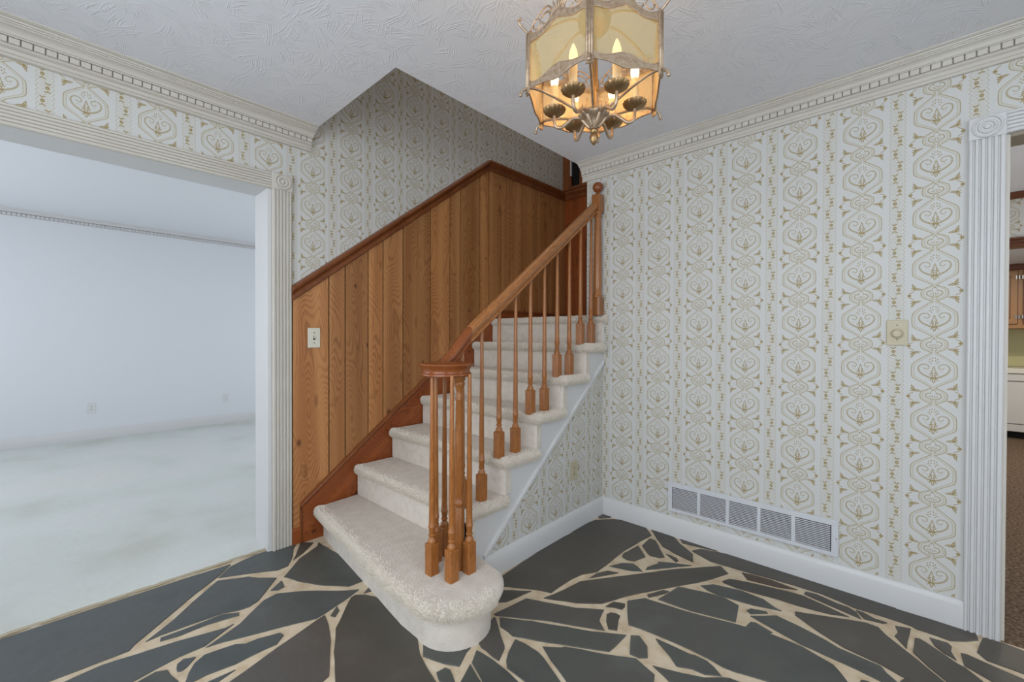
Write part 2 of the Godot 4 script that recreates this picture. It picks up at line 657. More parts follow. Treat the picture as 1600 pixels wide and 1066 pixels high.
func noise_tex(seed_: int, freq: float, size: int, ramp: Array, octaves := 4, kind := FastNoiseLite.TYPE_SIMPLEX_SMOOTH) -> NoiseTexture2D:
	var n := FastNoiseLite.new()
	n.noise_type = kind
	n.seed = seed_
	n.frequency = freq
	n.fractal_octaves = octaves
	var t := NoiseTexture2D.new()
	t.width = size
	t.height = size
	t.seamless = true
	t.noise = n
	if ramp.size():
		var g := Gradient.new()
		g.offsets = PackedFloat32Array(range(ramp.size()).map(func(i): return float(i) / (ramp.size() - 1)))
		g.colors = PackedColorArray(ramp)
		t.color_ramp = g
	return t

func mat(called: String, color: Color, rough := 0.6, metal := 0.0, spec := 0.5) -> StandardMaterial3D:
	var m := StandardMaterial3D.new()
	m.resource_name = called
	m.albedo_color = color
	m.roughness = rough
	m.metallic = metal
	m.metallic_specular = spec
	M[called] = m
	return m

func textured(m: StandardMaterial3D, t: Texture2D, scale := 0.0) -> StandardMaterial3D:
	m.albedo_texture = t
	if scale > 0.0:
		three_way(m, scale)
	return m

func three_way(m: StandardMaterial3D, scale: float, world := true) -> void:
	m.uv1_triplanar = true
	m.uv1_world_triplanar = world
	m.uv1_scale = Vector3(scale, scale, scale)

func relief(m: StandardMaterial3D, t: Texture2D, cm: float) -> void:
	m.heightmap_enabled = true
	m.heightmap_texture = t
	m.heightmap_scale = cm

func make_materials() -> void:
	var paper := ImageTexture.create_from_image(paper_print())
	var m := mat("wallpaper", Color.WHITE, 0.62)
	m.albedo_texture = paper
	m = mat("plaster_ceiling", Color(0.885, 0.888, 0.905), 0.8)
	three_way(m, 1.0 / 1.2)
	relief(m, plaster(), 0.15)
	m = mat("smooth_white", Color(0.845, 0.85, 0.865), 0.75)
	m = mat("white_paint", Color(0.805, 0.803, 0.80), 0.42)
	textured(mat("aged_paint", Color(0.93, 0.92, 0.90), 0.5), noise_tex(4, 0.012, 256, [Color(0.82, 0.80, 0.77), Color(0.84, 0.825, 0.80), Color(0.855, 0.845, 0.825)]), 0.8)
	mat("groove_glaze", Color(0.56, 0.52, 0.46), 0.6)
	# woods
	var wood := ImageTexture.create_from_image(wood_print())
	for k in 3:
		m = mat("board_wood_%d" % k, [Color(1.0, 0.98, 0.96), Color(0.93, 0.90, 0.86), Color(1.06, 1.03, 1.0)][k], 0.48)
		m.albedo_texture = wood
	m = mat("dark_wood", Color(0.72, 0.58, 0.47), 0.42)
	textured(m, wood, 0.0)
	three_way(m, 1.0, false)
	m.uv1_scale = Vector3(1.6, 0.6, 1.6)
	m = mat("skirt_wood", Color(0.84, 0.63, 0.47), 0.42)
	m.albedo_texture = wood
	m = mat("gap_shadow_wood", Color(0.13, 0.075, 0.04), 0.8)
	var grain := noise_tex(8, 0.02, 512, [Color(0.50, 0.31, 0.155), Color(0.64, 0.43, 0.235), Color(0.56, 0.36, 0.185), Color(0.69, 0.47, 0.265), Color(0.60, 0.39, 0.205), Color(0.73, 0.51, 0.30)], 3)
	m = mat("rail_wood", Color(0.98, 0.95, 0.92), 0.27)
	m.albedo_texture = grain
	m.uv1_scale = Vector3(9.0, 0.9, 1.0)
	m.clearcoat_enabled = true
	m.clearcoat = 0.3
	m.clearcoat_roughness = 0.25
	m = mat("spindle_wood", Color(0.95, 0.89, 0.77), 0.32)
	textured(m, grain)
	three_way(m, 1.0)
	m.uv1_scale = Vector3(9.0, 0.8, 9.0)
	m = mat("volute_wood", Color(0.82, 0.68, 0.60), 0.25)
	textured(m, grain)
	three_way(m, 1.0)
	m.uv1_scale = Vector3(2.0, 14.0, 9.0)
	# carpets
	var pile := noise_tex(15, 0.11, 512, [Color(0.25, 0.25, 0.25), Color(0.5, 0.5, 0.5), Color.WHITE], 3)
	m = mat("stair_carpet", Color(1, 1, 1), 0.95, 0.0, 0.2)
	textured(m, noise_tex(16, 0.02, 512, [Color(0.785, 0.745, 0.70), Color(0.815, 0.78, 0.735), Color(0.84, 0.81, 0.77)], 5), 1.3)
	relief(m, pile, 0.28)
	m.rim_enabled = true
	m.rim = 0.3
	m = mat("tuft", Color(0.90, 0.87, 0.82), 0.95, 0.0, 0.1)  # pile kept paler than the carpet to offset shade between blades
	m = mat("pale_carpet", Color(1, 1, 1), 0.95, 0.0, 0.2)
	textured(m, noise_tex(17, 0.006, 512, [Color(0.77, 0.775, 0.745), Color(0.81, 0.82, 0.80), Color(0.83, 0.84, 0.825), Color(0.84, 0.835, 0.815)], 4), 0.28)
	relief(m, pile, 0.25)
	m = mat("brown_carpet", Color(1, 1, 1), 0.95, 0.0, 0.2)
	textured(m, noise_tex(18, 0.06, 512, [Color(0.27, 0.215, 0.17), Color(0.43, 0.36, 0.30), Color(0.56, 0.49, 0.42)], 4), 1.6)
	relief(m, pile, 0.4)
	mat("soiled_edge", Color(0.70, 0.655, 0.56), 0.95)
	# slate
	var fine := noise_tex(20, 0.02, 512, [], 6)
	var tones := [Color(0.315, 0.335, 0.333), Color(0.312, 0.322, 0.305), Color(0.298, 0.285, 0.258), Color(0.325, 0.315, 0.30), Color(0.30, 0.24, 0.18)]
	for k in 5:
		var c: Color = tones[k]
		m = mat("slate_%d" % k, Color.WHITE, 0.46, 0.0, 0.5)
		textured(m, noise_tex(30 + k, 0.007, 256, [c.darkened(0.12), c, c.lerp(Color(0.36, 0.32, 0.29), 0.25), c.lightened(0.07)], 5), 1.1)
		relief(m, fine, 0.12)
	m = mat("grout", Color.WHITE, 0.8)
	textured(m, noise_tex(40, 0.02, 512, [Color(0.73, 0.64, 0.52), Color(0.81, 0.74, 0.635), Color(0.84, 0.78, 0.685)], 5), 1.0)
	relief(m, fine, 0.2)
	# metal, glass and the rest
	m = mat("antique_brass", Color(0.74, 0.67, 0.59), 0.4, 0.7)
	textured(m, noise_tex(50, 0.05, 128, [Color(0.78, 0.72, 0.66), Color(0.92, 0.89, 0.85), Color(1, 1, 1)], 3), 9.0)
	m = mat("bronze", Color(0.58, 0.47, 0.33), 0.33, 0.85)
	m = mat("amber_glass", Color(0.74, 0.655, 0.45, 0.45), 0.3)
	m.transparency = BaseMaterial3D.TRANSPARENCY_ALPHA
	m = mat("candle_cream", Color(0.87, 0.82, 0.68), 0.55)
	m.backlight_enabled = true
	m.backlight = Color(0.35, 0.3, 0.2)
	m = mat("lit_bulb", Color(1.0, 0.93, 0.8), 0.3)
	m.emission_enabled = true
	m.emission = Color(1.0, 0.88, 0.68)
	m.emission_energy_multiplier = 2.4
	mat("ivory_plastic", Color(0.72, 0.68, 0.575), 0.4)
	mat("switch_cream", Color(0.83, 0.815, 0.75), 0.4)
	mat("plate_white", Color(0.83, 0.835, 0.835), 0.4)
	mat("vent_enamel", Color(0.80, 0.805, 0.82), 0.4)
	mat("dark_slot", Color(0.06, 0.05, 0.045), 0.8)
	mat("vent_void", Color(0.16, 0.135, 0.12), 0.9)
	mat("steel", Color(0.62, 0.62, 0.62), 0.3, 0.9)
	m = mat("dark_pane", Color(0.05, 0.055, 0.075), 0.12)
	# kitchen
	mat("cabinet_wood", Color(0.60, 0.43, 0.25), 0.4)
	mat("cabinet_dark", Color(0.38, 0.20, 0.09), 0.42)
	mat("splash_yellow", Color(0.79, 0.77, 0.58), 0.5)
	mat("counter_white", Color(0.83, 0.82, 0.78), 0.35)
	mat("appliance_white", Color(0.80, 0.79, 0.785), 0.35)
	m = mat("fluorescent", Color(1, 1, 1), 0.4)
	m.emission_enabled = true
	m.emission = Color(1.0, 0.98, 0.92)
	m.emission_energy_multiplier = 1.1
	m = mat("unseen_pane_glow", Color(0.9, 0.95, 1.0), 0.3)  # glow for panes that stand out of view
	m.emission_enabled = true
	m.emission = Color(0.95, 0.98, 1.0)
	m.emission_energy_multiplier = 1.0

# ---------------------------------------------------------------- the rooms

# a papered box: the print runs across at su metres a repeat, with a heart centred at (c0, y0)
func papered(st: SurfaceTool, a: Vector3, b: Vector3, along: int, su: float, c0: float, y0: float) -> void:
	st.set_smooth_group(-1)
	var lo := Vector3(minf(a.x, b.x), minf(a.y, b.y), minf(a.z, b.z))
	var hi := Vector3(maxf(a.x, b.x), maxf(a.y, b.y), maxf(a.z, b.z))
	var way := 1.0 if along == 0 else -1.0
	var v := func(i: int) -> Vector3:
		return Vector3(hi.x if i & 1 else lo.x, hi.y if i & 2 else lo.y, hi.z if i & 4 else lo.z)
	for f in [[4, 5, 7, 6], [1, 0, 2, 3], [5, 1, 3, 7], [0, 4, 6, 2], [6, 7, 3, 2], [0, 1, 5, 4]]:
		var p := []
		var t := []
		for i in f:
			var q: Vector3 = v.call(i)
			p.append(q)
			t.append(Vector2(0.5 + way * (q[along] - c0) / su + (hi[2 - along] - q[2 - along]) / su, 0.5 - (q.y - y0) / 0.222))
		quad(st, p[0], p[1], p[2], p[3], t[0], t[1], t[2], t[3])

func build_shell() -> void:
	var st := mb()
	papered(st, Vector3(-0.19, -0.1, -1.2), Vector3(0, 4.9, 1.754), 2, 0.2415, 1.505, 1.988)
	papered(st, Vector3(-0.19, 2.061, 1.754), Vector3(0, 2.68, 3.55), 2, 0.2415, 1.505, 1.988)
	papered(st, Vector3(-0.19, -0.1, 3.55), Vector3(0, 2.68, 4.05), 2, 0.2415, 1.505, 1.988)
	struct("wall_left", st, M.wallpaper)
	st = mb()
	papered(st, Vector3(0.963, -0.1, -0.12), Vector3(2.927, 2.68, 0), 0, 0.246, 2.719, 1.512)
	papered(st, Vector3(2.927, 2.04, -0.12), Vector3(3.75, 2.68, 0), 0, 0.246, 2.719, 1.512)
	papered(st, Vector3(3.75, -0.1, -0.12), Vector3(4.25, 2.68, 0), 0, 0.246, 2.719, 1.512)
	struct("wall_back", st, M.wallpaper)
	# the landing's back wall, then unseen walls that keep the stairwell above dark
	st = mb()
	papered(st, Vector3(-0.19, -0.1, -1.2), Vector3(2.0, 4.9, -1.07), 0, 0.246, 0.1, 1.512)
	struct("wall_landing", st, M.wallpaper)
	st = mb()
	box2(st, Vector3(0, 2.68, 1.518), Vector3(1.05, 4.9, 1.62))
	box2(st, Vector3(0.925, 2.68, -0.12), Vector3(1.05, 4.9, 1.518))
	box2(st, Vector3(1.9, 1.2, -1.07), Vector3(2.0, 4.9, -0.12))
	box2(st, Vector3(1.05, 2.68, -0.12), Vector3(2.0, 4.9, -0.02))
	struct("unseen_wall_upper", st, M.smooth_white)
	st = mb()
	box2(st, Vector3(-0.19, 4.9, -1.2), Vector3(2.0, 5.0, 1.62))
	struct("ceiling_upper", st, M.smooth_white)
	st = mb()
	bx(st, Vector3(0.46, 4.895, 0.1), Vector3(0.7, 0.02, 1.6), 0.006)
	put("unseen_light_panel", st, M.fluorescent, get_node("ceiling_upper"))  # glowing panel out of view, goes with the stairwell light
	st = mb()
	box2(st, Vector3(0.921, 2.43, -0.12), Vector3(4.25, 2.68, 4.05))
	box2(st, Vector3(-0.19, 2.43, 1.518), Vector3(0.921, 2.68, 4.05))
	struct("ceiling", st, M.plaster_ceiling)
	# unseen front and right walls, with glowing panes placed to light the hall
	st = mb()
	box2(st, Vector3(-0.19, -0.1, 3.92), Vector3(0.85, 2.43, 4.05))
	box2(st, Vector3(3.45, -0.1, 3.92), Vector3(4.25, 2.43, 4.05))
	box2(st, Vector3(0.85, 2.42, 3.92), Vector3(3.45, 2.43, 4.05))
	box2(st, Vector3(0.85, -0.1, 3.92), Vector3(3.45, 0.45, 4.05))
	struct("wall_front", st, M.smooth_white)
	st = mb()
	box2(st, Vector3(0.85, 0.45, 3.93), Vector3(3.45, 2.42, 3.96))
	struct("unseen_window_1", st, M.unseen_pane_glow)  # glowing sheet out of view, behind the front light
	st = mb()
	box2(st, Vector3(4.12, -0.1, 0), Vector3(4.25, 2.43, 1.25))
	box2(st, Vector3(4.12, -0.1, 3.15), Vector3(4.25, 2.43, 4.05))
	box2(st, Vector3(4.12, -0.1, 1.25), Vector3(4.25, 0.65, 3.15))
	box2(st, Vector3(4.12, 2.35, 1.25), Vector3(4.25, 2.43, 3.15))
	struct("wall_right", st, M.smooth_white)
	st = mb()
	box2(st, Vector3(4.14, 0.65, 1.25), Vector3(4.17, 2.35, 3.15))
	struct("unseen_window_2", st, M.unseen_pane_glow)  # glowing sheet out of view, behind the hall's side light
	st = mb()
	box2(st, Vector3(0.028, 1.30, -1.04), Vector3(0.955, 1.365, 0.002))
	box2(st, Vector3(0.955, 1.30, -1.04), Vector3(1.895, 1.365, -0.125))
	struct("floor_landing", st, M.stair_carpet)
	# the small window over the landing's panelling
	st = mb()
	box2(st, Vector3(0.005, 2.72, -1.072), Vector3(0.10, 3.3, -1.035), 0.004)
	box2(st, Vector3(0.205, 2.72, -1.072), Vector3(0.30, 3.3, -1.035), 0.004)
	box2(st, Vector3(0.10, 2.72, -1.072), Vector3(0.205, 2.755, -1.04), 0.003)
	box2(st, Vector3(0.10, 3.2, -1.072), Vector3(0.205, 3.3, -1.04), 0.003)
	var w := struct("window_3", st, M.dark_wood)
	st = mb()
	box2(st, Vector3(0.10, 2.755, -1.07), Vector3(0.205, 3.2, -1.062))
	put("pane", st, M.dark_pane, w)
	st = mb()
	box2(st, Vector3(0.094, 2.86, -1.058), Vector3(0.106, 3.2, -1.03), 0.003)
	put("glazing_bead", st, M.white_paint, w)


func build_floor() -> void:
	var st := mb()
	box2(st, Vector3(-0.045, -0.1, -0.03), Vector3(4.25, -0.0035, 4.05))
	floor_node = struct("floor", st, M.grout)
	flag(0, [-0.02, 2.772, -0.013, 2.101, -0.004, 1.934, 0.011, 1.945, 0.091, 2.017, 0.171, 2.114, 0.252, 2.198, 0.408, 2.361, 0.438, 2.381, 0.434, 2.46, 0.426, 2.607, 0.42, 2.728])
	flag(0, [0.101, 2.016, 0.022, 1.944, 0.001, 1.886, -0.019, 1.812, -0.019, 1.703, 0.016, 1.607, 0.068, 1.644, 0.148, 1.677, 0.237, 1.735, 0.242, 1.787, 0.205, 1.839, 0.164, 1.905])
	flag(2, [0.014, 1.586, 0.075, 1.534, 0.152, 1.621, 0.197, 1.694, 0.101, 1.635])
	flag(1, [0.093, 1.513, 0.337, 1.492, 0.657, 1.526, 0.65, 1.603, 0.552, 1.684, 0.432, 1.751, 0.329, 1.787, 0.262, 1.721, 0.199, 1.661, 0.133, 1.538])
	flag(0, [0.128, 2.025, 0.198, 1.908, 0.246, 1.878, 0.314, 1.815, 0.37, 1.866, 0.454, 1.94, 0.472, 1.98, 0.468, 2.018, 0.437, 2.08, 0.416, 2.284, 0.42, 2.331, 0.334, 2.229, 0.248, 2.15])
	flag(0, [0.445, 2.082, 0.485, 2.025, 0.507, 2.031, 0.478, 2.14, 0.476, 2.235, 0.459, 2.292, 0.435, 2.287, 0.444, 2.187])
	flag(0, [0.555, 2.062, 0.557, 2.093, 0.51, 2.241, 0.46, 2.461, 0.471, 2.566, 0.472, 2.622, 0.651, 2.457, 0.646, 2.403, 0.623, 2.293, 0.617, 2.259, 0.62, 2.179])
	flag(0, [0.457, 1.863, 0.519, 1.778, 0.594, 1.703, 0.651, 1.653, 0.709, 1.583, 0.733, 1.645, 0.768, 1.773, 0.774, 1.812, 0.725, 1.926, 0.646, 2.124, 0.632, 2.177, 0.57, 2.045, 0.521, 1.988, 0.467, 1.921])
	flag(0, [0.355, 1.806, 0.423, 1.817, 0.432, 1.848, 0.408, 1.875, 0.376, 1.836])
	flag(0, [0.755, 1.95, 0.779, 1.945, 0.815, 1.983, 0.812, 2.028, 0.814, 2.124, 0.797, 2.207, 0.799, 2.257, 0.796, 2.292, 0.782, 2.268, 0.737, 2.25, 0.698, 2.226, 0.674, 2.19, 0.696, 2.093, 0.722, 2.066, 0.726, 2.022])
	flag(0, [0.845, 2.132, 0.86, 2.179, 0.878, 2.225, 0.839, 2.261, 0.836, 2.216])
	flag(3, [0.778, 1.777, 0.853, 1.795, 0.951, 1.83, 1.038, 1.873, 1.123, 1.915, 1.134, 1.949, 1.166, 1.982, 0.91, 2.219, 0.895, 2.173, 0.877, 2.109, 0.835, 1.985, 0.783, 1.81])
	flag(1, [0.754, 1.712, 0.795, 1.721, 0.823, 1.754, 0.799, 1.763])
	flag(0, [0.642, 2.249, 0.664, 2.215, 0.7, 2.248, 0.709, 2.264, 0.703, 2.277, 0.683, 2.277, 0.656, 2.27])
	flag(1, [0.644, 2.33, 0.665, 2.299, 0.703, 2.296, 0.757, 2.283, 0.789, 2.295, 0.675, 2.414, 0.658, 2.387])
	flag(2, [0.739, 1.639, 0.736, 1.617, 0.766, 1.585, 0.819, 1.559, 0.912, 1.546, 0.967, 1.507, 1.123, 1.513, 1.129, 1.539, 1.171, 1.574, 1.274, 1.632, 1.348, 1.653, 1.435, 1.673, 1.475, 1.687, 1.21, 1.932, 1.173, 1.915, 1.11, 1.888, 1.02, 1.85, 0.893, 1.783, 0.825, 1.719])
	flag(3, [0.711, 1.52, 0.743, 1.49, 0.771, 1.519, 0.756, 1.579, 0.752, 1.583])
	flag(1, [1.198, 1.559, 1.231, 1.538, 1.295, 1.497, 1.348, 1.457, 1.386, 1.463, 1.395, 1.503, 1.43, 1.569, 1.382, 1.597, 1.29, 1.63, 1.24, 1.594])
	flag(1, [1.39, 1.644, 1.396, 1.608, 1.416, 1.602, 1.447, 1.614, 1.503, 1.641, 1.481, 1.661, 1.452, 1.653, 1.428, 1.661, 1.406, 1.652])
	flag(1, [1.45, 1.534, 1.518, 1.557, 1.576, 1.574, 1.503, 1.641, 1.486, 1.611, 1.47, 1.576])
	flag(1, [1.415, 1.47, 1.442, 1.466, 1.503, 1.462, 1.579, 1.466, 1.648, 1.476, 1.677, 1.48, 1.576, 1.574, 1.548, 1.562, 1.505, 1.545, 1.449, 1.525])
	flag(3, [1.325, 1.287, 1.334, 1.283, 1.378, 1.313, 1.423, 1.345, 1.478, 1.379, 1.489, 1.39, 1.518, 1.451, 1.483, 1.453, 1.446, 1.448, 1.418, 1.449, 1.379, 1.433, 1.366, 1.421, 1.352, 1.37])
	flag(1, [1.485, 1.325, 1.53, 1.316, 1.596, 1.316, 1.629, 1.324, 1.754, 1.378, 1.778, 1.387, 1.687, 1.471, 1.667, 1.458, 1.563, 1.455, 1.536, 1.431, 1.514, 1.396])
	flag(1, [1.346, 1.271, 1.464, 1.194, 1.629, 1.106, 1.681, 1.079, 1.801, 0.999, 1.801, 1.037, 1.797, 1.128, 1.749, 1.158, 1.641, 1.22, 1.602, 1.245, 1.466, 1.319, 1.436, 1.313, 1.388, 1.311])
	flag(3, [1.31, 1.271, 1.341, 1.09, 1.446, 1.042, 1.499, 1.015, 1.548, 0.992, 1.65, 0.916, 1.658, 0.946, 1.672, 0.994, 1.723, 1.036, 1.635, 1.084, 1.523, 1.142, 1.421, 1.21, 1.325, 1.274])
	flag(2, [1.199, 1.178, 1.205, 1.129, 1.25, 1.087, 1.324, 1.03, 1.293, 1.174, 1.245, 1.223])
	flag(2, [1.132, 1.043, 1.108, 0.716, 1.104, 0.564, 1.114, 0.418, 1.103, 0.255, 1.121, 0.139, 1.199, 0.04, 1.338, -0.026, 1.424, 0.015, 1.493, 0.087, 1.476, 0.229, 1.462, 0.387, 1.465, 0.526, 1.465, 0.673, 1.422, 0.742, 1.408, 0.808, 1.401, 0.92, 1.402, 0.978, 1.341, 1.002, 1.186, 1.099])
	flag(3, [1.108, 0.072, 1.112, 0.001, 1.152, -0.027, 1.176, -0.004, 1.178, 0.034, 1.129, 0.092])
	flag(2, [1.4, 1.035, 1.43, 0.92, 1.448, 0.804, 1.651, 0.512, 1.754, 0.365, 1.916, 0.174, 1.968, 0.225, 1.923, 0.334, 1.885, 0.409, 1.798, 0.549, 1.712, 0.692, 1.671, 0.768, 1.62, 0.886, 1.533, 0.961])
	flag(2, [1.467, 0.745, 1.471, 0.682, 1.5, 0.624, 1.551, 0.605, 1.496, 0.701])
	flag(1, [1.482, 0.581, 1.517, 0.503, 1.563, 0.469, 1.595, 0.48, 1.635, 0.506, 1.587, 0.543])
	flag(2, [1.486, 0.446, 1.472, 0.405, 1.492, 0.263, 1.581, 0.357, 1.556, 0.442, 1.521, 0.457])
	flag(2, [1.509, 0.251, 1.502, 0.134, 1.539, 0.134, 1.566, 0.166, 1.661, 0.288, 1.641, 0.316, 1.593, 0.327, 1.563, 0.305])
	flag(2, [1.441, -0.004, 1.463, -0.013, 1.607, 0.019, 1.663, 0.075, 1.763, 0.149, 1.795, 0.235, 1.736, 0.224, 1.674, 0.207, 1.641, 0.191, 1.606, 0.182, 1.541, 0.115])
	flag(2, [1.65, 0.249, 1.671, 0.245, 1.711, 0.252, 1.73, 0.272, 1.727, 0.298, 1.706, 0.285])
	flag(1, [1.639, 0.483, 1.634, 0.448, 1.66, 0.379, 1.654, 0.357, 1.695, 0.329, 1.801, 0.275, 1.749, 0.341, 1.69, 0.419])
	flag(2, [1.637, 0.014, 1.646, -0.015, 1.67, -0.022, 1.769, -0.002, 1.889, 0.002, 1.823, 0.028, 1.755, 0.043, 1.669, 0.058])
	flag(2, [1.744, 0.115, 1.77, 0.056, 1.945, -0.001, 2.019, -0.018, 2.153, 0.002, 2.264, 0.007, 2.375, -0.003, 2.401, 0.013, 2.601, -0.002, 2.608, 0.02, 2.78, 0.009, 2.824, 0.011, 2.851, 0.006, 2.854, 0.063, 2.817, 0.107, 2.77, 0.145, 2.73, 0.141, 2.671, 0.143, 2.656, 0.132, 2.585, 0.131, 2.468, 0.14, 2.346, 0.113, 2.235, 0.118, 2.145, 0.128, 2.013, 0.148, 1.857, 0.162])
	flag(4, [2.015, 0.166, 2.064, 0.151, 2.148, 0.14, 2.256, 0.151, 2.183, 0.191, 2.054, 0.22])
	flag(2, [1.965, 0.32, 1.987, 0.271, 2.064, 0.24, 2.233, 0.194, 2.283, 0.187, 2.367, 0.208, 2.459, 0.234, 2.394, 0.269, 2.274, 0.297, 2.204, 0.302, 2.035, 0.336, 1.979, 0.332])
	flag(2, [2.284, 0.171, 2.286, 0.14, 2.327, 0.129, 2.409, 0.151, 2.445, 0.151, 2.478, 0.169, 2.5, 0.22, 2.438, 0.206, 2.333, 0.182])
	flag(2, [2.475, 0.155, 2.5, 0.153, 2.539, 0.174, 2.581, 0.173, 2.569, 0.191, 2.507, 0.209])
	flag(2, [2.606, 0.176, 2.654, 0.155, 2.642, 0.324, 2.605, 0.259, 2.616, 0.222])
	flag(2, [2.277, 0.353, 2.369, 0.306, 2.512, 0.235, 2.554, 0.236, 2.581, 0.277, 2.638, 0.339, 2.746, 0.459, 2.764, 0.486, 2.698, 0.546, 2.671, 0.529, 2.623, 0.521, 2.571, 0.5, 2.461, 0.484, 2.374, 0.442, 2.283, 0.381])
	flag(2, [2.666, 0.22, 2.679, 0.212, 2.699, 0.224, 2.782, 0.3, 2.8, 0.307, 2.846, 0.366, 2.862, 0.394, 2.771, 0.479, 2.749, 0.45, 2.702, 0.397, 2.659, 0.332])
	flag(2, [2.709, 0.176, 2.763, 0.169, 2.772, 0.187, 2.768, 0.227, 2.78, 0.279, 2.745, 0.255, 2.722, 0.226])
	flag(2, [2.795, 0.213, 2.81, 0.206, 2.857, 0.22, 2.949, 0.243, 2.986, 0.251, 2.963, 0.335, 2.904, 0.361, 2.87, 0.341, 2.798, 0.295])
	flag(2, [2.87, 0.027, 2.926, 0.018, 2.978, 0.029, 3.024, 0.042, 3.003, 0.212, 2.955, 0.205, 2.877, 0.202, 2.863, 0.202, 2.841, 0.163])
	flag(1, [1.901, 0.432, 1.943, 0.379, 2.057, 0.342, 2.155, 0.347, 2.205, 0.38, 2.234, 0.389, 2.134, 0.428, 1.989, 0.457, 1.939, 0.452])
	flag(1, [1.795, 0.681, 1.825, 0.515, 1.876, 0.497, 1.945, 0.472, 2.016, 0.458, 2.082, 0.476, 2.097, 0.559, 2.105, 0.61, 1.936, 0.663])
	flag(1, [2.117, 0.49, 2.128, 0.463, 2.184, 0.439, 2.193, 0.45, 2.138, 0.505])
	flag(1, [2.144, 0.606, 2.151, 0.562, 2.167, 0.553, 2.236, 0.575, 2.229, 0.591])
	flag(1, [1.696, 0.787, 1.745, 0.714, 1.796, 0.705, 1.938, 0.675, 2.145, 0.612, 2.243, 0.589, 2.342, 0.589, 2.44, 0.62, 2.463, 0.647, 2.493, 0.693, 2.509, 0.718, 2.353, 0.863, 2.301, 0.869, 2.181, 0.907, 2.145, 0.913, 2.092, 0.906, 2.02, 0.905, 1.886, 0.916, 1.825, 0.924, 1.779, 0.936, 1.753, 0.895])
	flag(1, [1.897, 0.936, 2.03, 0.928, 2.047, 0.921, 2.09, 0.92, 2.121, 0.935, 2.153, 0.96, 2.105, 0.994, 2.063, 0.999, 2.023, 1.022, 2.015, 1.024, 1.975, 0.99, 1.918, 0.956])
	flag(1, [1.815, 0.988, 1.843, 0.967, 1.892, 1.002, 1.92, 1.058, 1.897, 1.08, 1.86, 1.086])
	flag(2, [1.674, 0.936, 1.68, 0.915, 1.7, 0.903, 1.723, 0.905, 1.733, 0.94, 1.76, 1, 1.729, 1.017, 1.698, 0.981])
	flag(2, [1.643, 0.894, 1.651, 0.837, 1.699, 0.814, 1.709, 0.837, 1.708, 0.863, 1.676, 0.873])
	flag(2, [1.741, 0.68, 1.783, 0.592, 1.808, 0.586, 1.8, 0.614, 1.757, 0.697])
	flag(1, [1.591, 1.282, 1.65, 1.234, 1.651, 1.226, 1.707, 1.192, 1.789, 1.152, 1.888, 1.09, 1.974, 1.117, 1.989, 1.16, 1.999, 1.193, 1.804, 1.374, 1.77, 1.363, 1.656, 1.316])
	flag(1, [1.949, 1.082, 2.037, 1.045, 2.109, 1.009, 2.156, 0.964, 2.178, 0.949, 2.223, 0.943, 2.263, 0.946, 2.067, 1.13, 2.036, 1.117])
	flag(2, [2.521, 0.642, 2.536, 0.633, 2.57, 0.638, 2.553, 0.679, 2.519, 0.704])
	flag(1, [2.14, 0.521, 2.222, 0.44, 2.298, 0.452, 2.405, 0.481, 2.445, 0.499, 2.571, 0.509, 2.588, 0.537, 2.621, 0.571, 2.627, 0.604, 2.61, 0.614, 2.589, 0.606, 2.506, 0.591, 2.416, 0.585, 2.362, 0.579, 2.337, 0.578, 2.256, 0.557])
	flag(2, [2.624, 0.555, 2.635, 0.527, 2.653, 0.525, 2.673, 0.524, 2.689, 0.54, 2.638, 0.587])
	more_flags()

# one slate flagstone, proud of the mortar, with a slightly worn edge
func flag(tone: int, p: Array) -> void:
	var poly := []
	for i in range(0, p.size(), 2):
		poly.append(Vector2(p[i], p[i + 1]))
	stone_meshes.append(PackedVector2Array(poly))
	# a little unevenness along the longer sides
	var rough := []
	for i in poly.size():
		var a: Vector2 = poly[i]
		var b: Vector2 = poly[(i + 1) % poly.size()]
		rough.append(a)
		var l := a.distance_to(b)
		var n := int(l / 0.045)
		for k in range(1, mini(n, 7)):
			rough.append(a.lerp(b, float(k) / mini(n, 7)) + (b - a).orthogonal().normalized() * rng.randf_range(-0.0016, 0.0016))
	var st := mb()
	stone(st, rough, rng.randf_range(-0.0005, 0.0006))
	put("flagstone", st, M["slate_%d" % tone], floor_node)

func stone(st: SurfaceTool, pts: Array, lift: float) -> void:
	var poly := PackedVector2Array(pts)
	if Geometry2D.is_polygon_clockwise(poly):
		poly.reverse()
	var n := poly.size()
	var rings := [[], [], []]
	for i in n:
		var a := (poly[i] - poly[(i + n - 1) % n]).normalized()
		var b := (poly[(i + 1) % n] - poly[i]).normalized()
		var d := (a + b).normalized()
		var inward := Vector2(-d.y, d.x)
		rings[0].append(Vector3(poly[i].x, -0.012, poly[i].y))
		rings[1].append(Vector3(poly[i].x, -0.0012 + lift, poly[i].y))
		var q := poly[i] + inward * 0.0016
		rings[2].append(Vector3(q.x, lift, q.y))
	st.set_smooth_group(-1)
	for k in 2:
		for i in n:
			var j := (i + 1) % n
			quad(st, rings[k][j], rings[k][i], rings[k + 1][i], rings[k + 1][j])
	var ix := Geometry2D.triangulate_polygon(poly)
	if ix.is_empty():
		print("stone not filled: ", poly)
	for i in range(0, ix.size(), 3):
		face(st, [rings[2][ix[i]], rings[2][ix[i + 1]], rings[2][ix[i + 2]]], rings[2][0] - Vector3(0, 1, 0))

